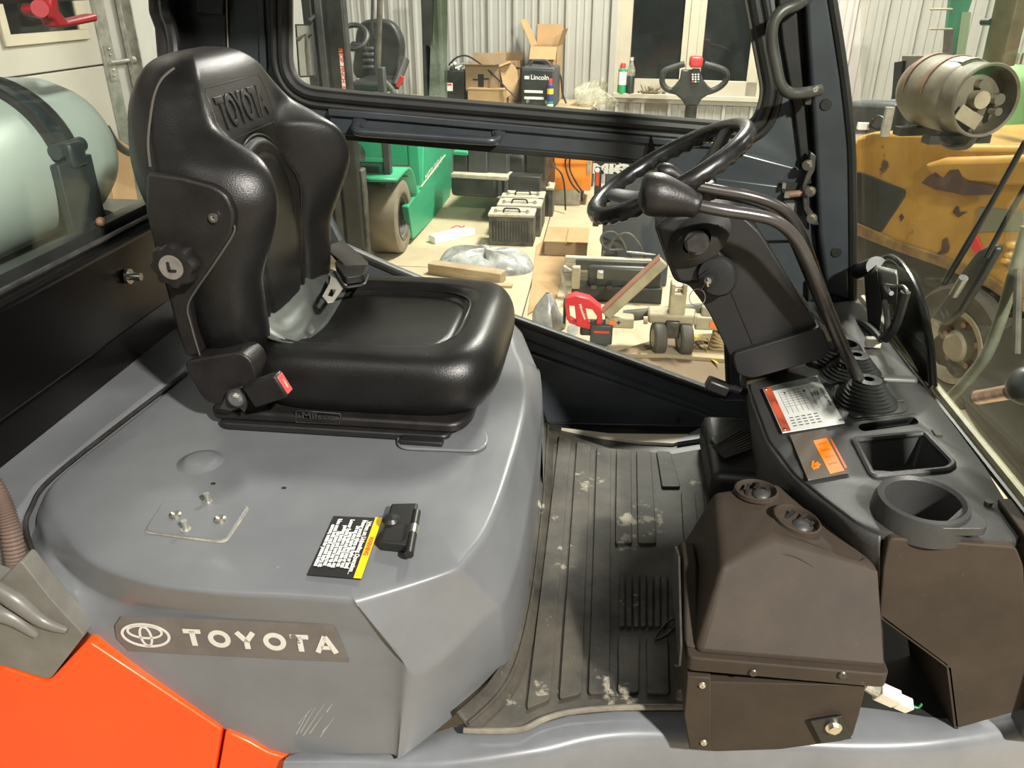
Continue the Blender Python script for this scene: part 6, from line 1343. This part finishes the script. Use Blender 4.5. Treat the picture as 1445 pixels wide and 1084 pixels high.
k2 = aty(1001, 393, -.12); dk2_ = Vector((-.25, -1, .1)).normalized(); k = MB(); k.cyl(k2, k2+dk2_*.010, .017, n=6); k.cyl(k2, k2+dk2_*.018, .010, n=20); sub_of(k.build('key_barrel', 'black', None), ks); k = MB(); k.cyl(k2+dk2_*.018, k2+dk2_*.021, .0065, n=18); sub_of(k.build('key_core', 'steel', None), ks)
kb = k2+dk2_*.018; k = MB(); k.box((0, 0, 0), (.003, .010, .022)).xf(frame(kb+dk2_*.011, Vector((1, 0, .3)), Vector((0, 0, 1)))); sub_of(k.build('key', 'zinc', None), ks)
rc_ = aty(984, 420, -.14); k = MB(); k.tube([rc_+Vector((.014*math.cos(a), .004*math.sin(a), .015*math.sin(a))) for a in [2*math.pi*i/30 for i in range(30)]], .0009, 6, closed=True); k.tube([rc_+Vector((.004, 0, .014)), kb+dk2_*.018], .0009, 6); k.tube([rc_-Vector((0, 0, .015)), rc_-Vector((.004, 0, .07))], .0007, 5); sub_of(k.build('key_ring', 'steel', None), ks)
k = MB(); k.tube([aty(x, y, -.1015) for x, y in ((1012, 352), (1030, 376))], .0008, 5); k.tube([aty(x, y, -.0855) for x, y in ((1030, 408), (1068, 500))], .0010, 5); k.build('shroud_seam', 'label_black', cl)
k = MB(); a = aty(1012, 545, -.06); k.box(a, (.045, .03, .024), Matrix.Rotation(.35, 3, 'Y')); k.build('tilt_pedal', 'rubber', cl, bev=.005)
k = MB(); k.tube([a+Vector((.02, 0, .0)), a+Vector((.06, .02, -.02))], .008, 8); k.build('pedal_arm', 'black', cl)
# base boot of the column
q = [(1034, 500), (1160, 462), (1172, 490), (1165, 506), (1060, 535), (1040, 528)]
MB().prism(rpoly([aty(x, y, -.10) for x, y in q], .01, 3), (0, .18, 0)).build('column_base', 'column', cl, bev=.012, seg=3)
# wheel
swc = aty(943, 241, .0); dF = Vector((.862, 0, .507)); dS = Vector((0, 1, 0)); dN = Vector((-.507, 0, .862))
RWH = .153
sw = thing('steering_wheel', 'black steering wheel with finger grips above the column', 'steering wheel', swc)
k = MB(); N_ = 120; rings = []
for i in range(N_):
    a = 2*math.pi*i/N_; c = swc+(dF*math.cos(a)+dS*math.sin(a))*RWH; rad = dF*math.cos(a)+dS*math.sin(a); bump_ = .0018*math.sin(a*36); rg = []
    for j in range(14):
        b = 2*math.pi*j/14; r_ = .0145+(bump_ if math.sin(b) < -.1 else 0); rg.append(c+rad*r_*math.cos(b)+dN*r_*1.12*math.sin(b))
    rings.append(rg)
k.grid(rings, cu=True, cv=True); k.build('rim', 'grip', sw, ang=180)
hubc = swc-dN*.035
k = MB(); k.lathe([(.001, .014), (.030, .013), (.042, .006), (.046, -.004), (.044, -.02), (.03, -.03), (.028, -.07)], hubc, dN, 36); k.build('hub', 'column', sw)
for a in (math.radians(150), math.radians(270), math.radians(30)):
    rad = dF*math.cos(a)+dS*math.sin(a); tn = dN.cross(rad); P = [hubc+rad*.03, hubc+rad*.09+dN*.008, swc+rad*.135-dN*.004, swc+rad*.150]
    k = MB(); k.tube(spline(P, 5), [(.007, lerp(.030, .018, i/15)) for i in range(16)], 12, flat=dN); k.build('spoke', 'column', sw)
k = MB(); c = swc+dF*.10-dS*.10-dN*.02; k.cyl(aty(1034, 222, .02), aty(1040, 218, .02), .008); k.build('rim_knob_bracket', 'black', sw)
# ================================================================ LEVERS
def lever(label, knob, rod, radk, rodr, boot_px, by, nm='hydraulic_lever'):
    t = thing(nm, label, 'lever', Z(*boot_px, ZD))
    kp = spline([aty(x, y, yy) for x, y, yy in knob], 6); n = len(kp); rr = [tab(i/(n-1), radk)[0] for i in range(n)]
    MB().tube(kp, rr, 20).build('knob', 'shell', t, ang=80)
    MB().tube(spline([aty(x, y, yy) for x, y, yy in rod], 8), rodr, 14).build('rod', 'lever', t)
    c = Z(*boot_px, ZD); k = MB(); prof = []
    for i in range(17): prof.append((lerp(.066, .024, (i/16)**.85)+(.0026 if i % 2 else -.0022), lerp(-.002, .042, i/16)))
    prof += [(.024, .046), (.010, .047)]; k.lathe(prof, c, UZ, 40); k.build('bellows_boot', 'rubber', t, ang=80); return t
lever('nearest hydraulic lever with bulbous grey knob and long bent rod', [(902, 272, -.19), (903.5, 272.3, -.19), (907, 272.5, -.19), (914, 273, -.19), (930, 276, -.19), (955, 282, -.19), (975, 288, -.19), (987, 292, -.19)],
      [(980, 289, -.19), (1020, 297, -.19), (1060, 303, -.185), (1092, 311, -.18), (1118, 331, -.17), (1138, 365, -.16), (1165, 430, -.14), (1190, 490, -.12), (1218, 548, -.10)],
      [(0, .003), (.07, .013), (.143, .019), (.286, .027), (.43, .034), (.57, .036), (.715, .029), (.86, .022), (.95, .0195), (1, .013)], .0105, (1219, 566), -.1)
lever('second hydraulic lever with slim black knob behind the nearest lever', [(930, 246, -.10), (938, 243, -.10), (950, 246, -.10), (968, 258, -.10), (984, 263, -.10)],
      [(980, 262, -.10), (1010, 268, -.10), (1055, 276, -.10), (1092, 288, -.095), (1116, 306, -.09), (1135, 340, -.085), (1160, 410, -.06), (1195, 500, -.03), (1203, 525, -.02)],
      [(0, .004), (.08, .014), (.3, .016), (.6, .012), (1, .010)], .0095, (1203, 530), -.05)
t = thing('hydraulic_lever', 'rear short lever boot with a round push button knob on top of a rod', 'lever', Z(1188, 505, ZD))
MB().tube(spline([aty(x, y, yy) for x, y, yy in ((998, 272, -.06), (1040, 278, -.06), (1085, 292, -.05), (1110, 318, -.04), (1150, 410, -.0), (1185, 490, .04))], 8), .009, 12).build('rod', 'lever', t)
k = MB(); b0 = aty(997, 274, -.07); k.lathe([(.001, .024), (.012, .023), (.016, .018), (.018, 0), (.018, -.006)], b0, (-.1, -.15, 1), 24); k.build('knob', 'black', t)
k = MB(); c = Z(1188, 512, ZD); k.lathe([(lerp(.058, .024, i/14)+(.0024 if i % 2 else -.002), lerp(0, .045, i/14)) for i in range(15)], c, UZ, 36); k.build('bellows_boot', 'rubber', t, ang=80)
# ================================================================ WIPER MOTOR, FAN COVER, WIPER
wm = thing('wiper_motor', 'wiper motor with silver gearbox cover and wires at the windshield base', 'motor', Z(1240, 470, ZD))
mx = .62
MB().prism([atx(x, y, mx) for x, y in ((1226, 382), (1236, 373), (1266, 380), (1268, 398), (1242, 396))], (-.01, -.03, 0)).build('gearbox_cover', 'galv', wm, bev=.003)
MB().prism([atx(x, y, mx-.005) for x, y in ((1240, 398), (1267, 399), (1266, 424), (1244, 424))], (-.008, -.025, 0)).build('gearbox', 'darksteel', wm, bev=.003)
k = MB(); k.tube([atx(1212, 383, mx), atx(1237, 376, mx)], [.020, .023], 20); k.build('motor_can', 'black', wm)
MB().prism([atx(x, y, mx-.01) for x, y in ((1220, 384), (1238, 378), (1246, 430), (1240, 470), (1226, 458), (1222, 420))], (-.006, -.02, 0)).build('mount_plate', 'black', wm, bev=.003)
k = MB(); k.tube(spline([atx(x, y, mx-.03) for x, y in ((1250, 402), (1262, 404), (1274, 404), (1280, 410))], 5), .003, 7); k.tube(spline([atx(x, y, mx-.03) for x, y in ((1250, 404), (1254, 412), (1258, 414))], 5), .005, 7); k.build('crank_arm', 'steel', wm)
k = MB()
for pts, r in ((((1278, 412), (1270, 440), (1262, 462), (1250, 478)), .010), (((1248, 425), (1252, 450), (1250, 470), (1238, 480)), .006), (((1194, 455), (1215, 455), (1232, 466), (1244, 480)), .007)): k.tube(spline([atx(x, y, mx-.03) for x, y in pts], 6), r, 8)
k.build('wiring_loom', 'rubber', wm)
k = MB(); k.box(atx(1232, 483, mx-.04), (.03, .02, .02)); k.build('wire_connector', 'white', wm, bev=.003)
fc = thing('fan_cover', 'curved glossy black cover standing beside the wiper motor', 'cover', atx(1290, 540, .655))
q = [(1248, 384), (1244, 366), (1256, 362), (1272, 372), (1290, 400), (1304, 440), (1312, 490), (1316, 545), (1300, 535), (1240, 490), (1255, 440), (1256, 410)]
P = [atx(x, y, .655) for x, y in q]
MB().prism(P, (.010, .0, 0)).build('cover_disc', 'blackgloss', fc); MB().tube(spline([atx(x, y, .652) for x, y in ((1243, 368), (1256, 363), (1272, 373), (1290, 402), (1304, 441), (1312, 490), (1316, 546))], 6), .0075, 10).build('cover_rim', 'blackgloss', fc)
# things outside the windshield: wiper arm, mast tube, copper pin
xo = .80
wa = thing('windshield_wiper', 'black windshield wiper arm leaning across the outside of the glass', 'wiper', atx(1340, 400, xo))
MB().tube([atx(x, y, xo) for x, y in ((1332, 400), (1365, 345), (1400, 285), (1447, 200))], [.007, .0075, .006, .006], 8).build('arm', 'black', wa); MB().tube([atx(x, y, xo+.02) for x, y in ((1392, 362), (1420, 310), (1448, 262))], .006, 8).build('blade', 'black', wa)
q = [(1312, 450), (1330, 425), (1358, 380), (1380, 352), (1402, 344), (1404, 352), (1385, 385), (1352, 440), (1330, 458)]
MB().prism([atx(x, y, xo+.03) for x, y in q], (.02, 0, 0)).build('pivot_cover', 'dk', wa, bev=.006)
MB().cyl(atx(1346, 416, xo), atx(1360, 392, xo), .010, n=12).build('spring', 'galv', wa)
mt = thing('mast_hose', 'grey-green steel tube bending up along the mast outside the windshield', 'tube', atx(1340, 560, .95))
MB().tube(spline([atx(x, y, .95) for x, y in ((1336, 566), (1362, 540), (1392, 500), (1412, 450), (1430, 390), (1450, 320))], 6), .014, 12).build('tube', mat('grey_green_tube', (0.13, 0.14, 0.10), .5, vary=.2, vscale=20), mt)
MB().tube([atx(x, y, .95) for x, y in ((1437, 380), (1434, 500))], .009, 10).build('thin_tube', 'dusty', mt)
MB().prism([atx(x, y, 1.05) for x, y in ((1400, 470), (1460, 440), (1500, 690), (1430, 690), (1360, 580), (1380, 520))], (.05, 0, 0)).build('mast_plate', 'dk', mt, bev=.006)
cp = thing('mirror_pin', 'coppery pin with dark collar sticking out at the right edge', 'pin', atx(1420, 555, .78))
a, b, c = atx(1380, 561, .78), atx(1426, 553, .78), atx(1450, 549, .78)
MB().cyl(a, b, .0145, n=20).build('pin', 'copper', cp); MB().cyl(b, c, .012, n=20).build('neck', 'rust', cp); k = MB(); k.sphere(atx(1450, 545, .78), .036, 16, 10); k.build('collar', 'black', cp); MB().cyl(a-(b-a).normalized()*.004, a, .0155, n=20).build('pin_end', 'rust', cp)
# ================================================================ HEATER BOX
hx = thing('cab_heater', 'brownish black cab heater box with two round vents beside the console', 'heater', (.3, -.5, .62))
ZV = .945
A, B = aty(976, 938, -.64), aty(1253, 940, -.64)
A2, P_h, Q_h = Z(1018, 802, ZV-.012), Z(1090, 754, ZV+.010), Z(1212, 786, ZV-.010)
Rr, S_h, Q2 = Z(1008, 692, ZV), Z(1096, 680, ZV), Z(1240, 796, ZV-.02)
zl = (A.z+B.z)/2; A.z = B.z = zl
A0b = Vector((A.x, Rr.y+.01, zl)); B0b = Vector((B.x, S_h.y+.02, zl))
A3 = lerp(A, A2, .12)+Vector((.028, .012, 0)); 
k = MB(); vs = [A, B, Q2, Q_h, P_h, A2, Rr, S_h, A0b, B0b]
k.add(vs, [(0, 1, 3, 4, 5), (1, 2, 3), (4, 3, 2, 7), (5, 4, 7, 6), (0, 5, 6, 8), (1, 9, 7, 2), (8, 6, 7, 9), (0, 8, 9, 1)])
hup = k.build('upper_housing', 'heater', hx, bev=.012, seg=4)
q = [A+Vector((-.008, -.006, 0)), B+Vector((.004, -.006, 0)), B0b+Vector((.004, 0, 0)), A0b+Vector((-.008, 0, 0))]
MB().prism(rpoly([p+Vector((0, 0, -.022)) for p in q], .012, 3), (0, 0, .026)).build('seam_flange', 'heater', hx, bev=.005, seg=3)
bz0 = aty(976, 1058, -.632).z
q = [aty(x, y, -.632) for x, y in ((976, 962), (1222, 968), (1212, 1010), (1203, 1040), (1190, 1046), (1100, 1058), (1010, 1061), (976, 1058))]
MB().prism(rpoly(q, .006, 3), (0, .26, 0)).build('lower_housing', 'heater', hx, bev=.006, seg=3)
q = [aty(x, y, -.636) for x, y in ((970, 955), (1003, 957), (1003, 1061), (973, 1058), (965, 1010))]
brk = MB().prism(q, (0, .26, 0)).build('side_bracket', 'heater', hx, bev=.002)
for (x, y) in ((991, 967), (993, 1048)): p = aty(x, y, -.637); k = MB(); k.lathe([(.001, .003), (.0045, .0025), (.0058, 0)], p, (0, -1, 0), 14); sub_of(k.build('rivet', 'zinc', None), brk)
for (x, y) in ((1063, 950), (1189, 953)): p = aty(x, y, -.648); k = MB(); k.lathe([(.001, .002), (.005, .002), (.0065, 0)], p, (0, -1, 0), 14); k.build('flange_screw', 'darksteel', hx)
q = [aty(x, y, -.640) for x, y in ((1143, 1018), (1188, 1011), (1202, 1043), (1160, 1050))]; ft = MB().prism(q, (0, .004, 0)).build('foot_tab', 'black', hx, bev=.001)
p = aty(1176, 1026, -.641); k = MB(); hexbolt(k, p, (0, -1, 0), .008, .008); sub_of(k.build('tab_bolt', 'zinc', None), ft)
k = MB(); k.tube(spline([aty(x, y, yy) for x, y, yy in ((1060, 790, -.5415), (1090, 782, -.537), (1120, 785, -.538), (1148, 800, -.545))], 6), .0012, 6); k.build('moulded_crease', 'heater', hx)
def vent(px, py, nrm_, r, ref):
    c = Z(px, py, ZV+.004); n = Vector(nrm_).normalized(); k = MB(); k.lathe([(r*1.12, -.002), (r*1.08, .005), (r, .006), (r*.94, .002), (r*.92, -.012), (.001, -.014)], c, n, 36, ref=ref, sx=1.15); v = k.build('air_vent', 'heater', hx)
    u_ = (Vector(ref)-n*Vector(ref).dot(n)).normalized(); w_ = n.cross(u_)
    k = MB()
    for i in range(-1, 2): k.prism([c+u_*(i*r*.55-.002)-w_*r*.8*(1 if i == 0 else .6)-n*.010, c+u_*(i*r*.55+.002)-w_*r*.8*(1 if i == 0 else .6)-n*.010, c+u_*(i*r*.55+.006)+w_*r*.8*(1 if i == 0 else .6)+n*.001, c+u_*(i*r*.55-.0)+w_*r*.8*(1 if i == 0 else .6)+n*.001], n*.004)
    sub_of(k.build('vent_blades', 'black', None), v); k = MB(); k.sphere(c+u_*r*.3-n*.006, r*.55, 14, 10, (1, 1, .6)); sub_of(k.build('vent_ball', 'console', None), v)
vent(1067, 694, (0, 0, 1), .028, (1, -.1, 0)); vent(1124, 735, (.12, -.05, 1), .030, (.6, -.5, 0))
q = [aty(x, y, yy) for x, y, yy in ((968, 790, -.50), (992, 785, -.44), (1008, 900, -.60), (976, 934, -.635)) ]
MB().prism([Vector((A.x-.012, -.63, zl+.005)), Vector((A.x-.012, -.44, zl+.005)), Vector((A.x-.008, -.44, ZV-.07)), Vector((A.x-.008, -.50, ZV-.07))], (.022, 0, 0)).build('side_baffle', 'heater', hx, bev=.005)
k = MB(); k.prism([Vector((A.x-.018, -.640, zl-.02)), Vector((A.x-.018, -.45, zl-.02)), Vector((A.x-.018, -.45, zl+.05)), Vector((A.x-.018, -.50, zl+.07)), Vector((A.x-.018, -.630, zl+.01))], (.003, 0, 0)); k.build('edge_plate', 'darksteel', hx)
pc = thing('wire_connector', 'white two-part plug connector hanging at the heater side', 'connector', aty(1255, 980, -.60))
d = (aty(1288, 996, -.60)-aty(1234, 972, -.60)).normalized(); o = aty(1258, 984, -.60)
MB().box((0, 0, 0), (.034, .026, .020)).xf(frame(o-d*.008, d, (0, -.3, 1))).build('plug_body', 'white', pc, bev=.002); MB().box((0, 0, 0), (.024, .020, .018)).xf(frame(o+d*.020-UZ*.002, d, (0, -.3, 1))).build('socket_body', 'white', pc, bev=.002)
MB().tube([aty(1220, 966, -.60), o-d*.026], [.008, .010], 10).build('cable_boot', 'clear', pc)
k = MB(); k.tube(spline([o+d*.03, o+d*.045+UZ*.002, o+d*.05+UZ*.012], 5), .0016, 6); k.build('wires', 'label_green', pc)
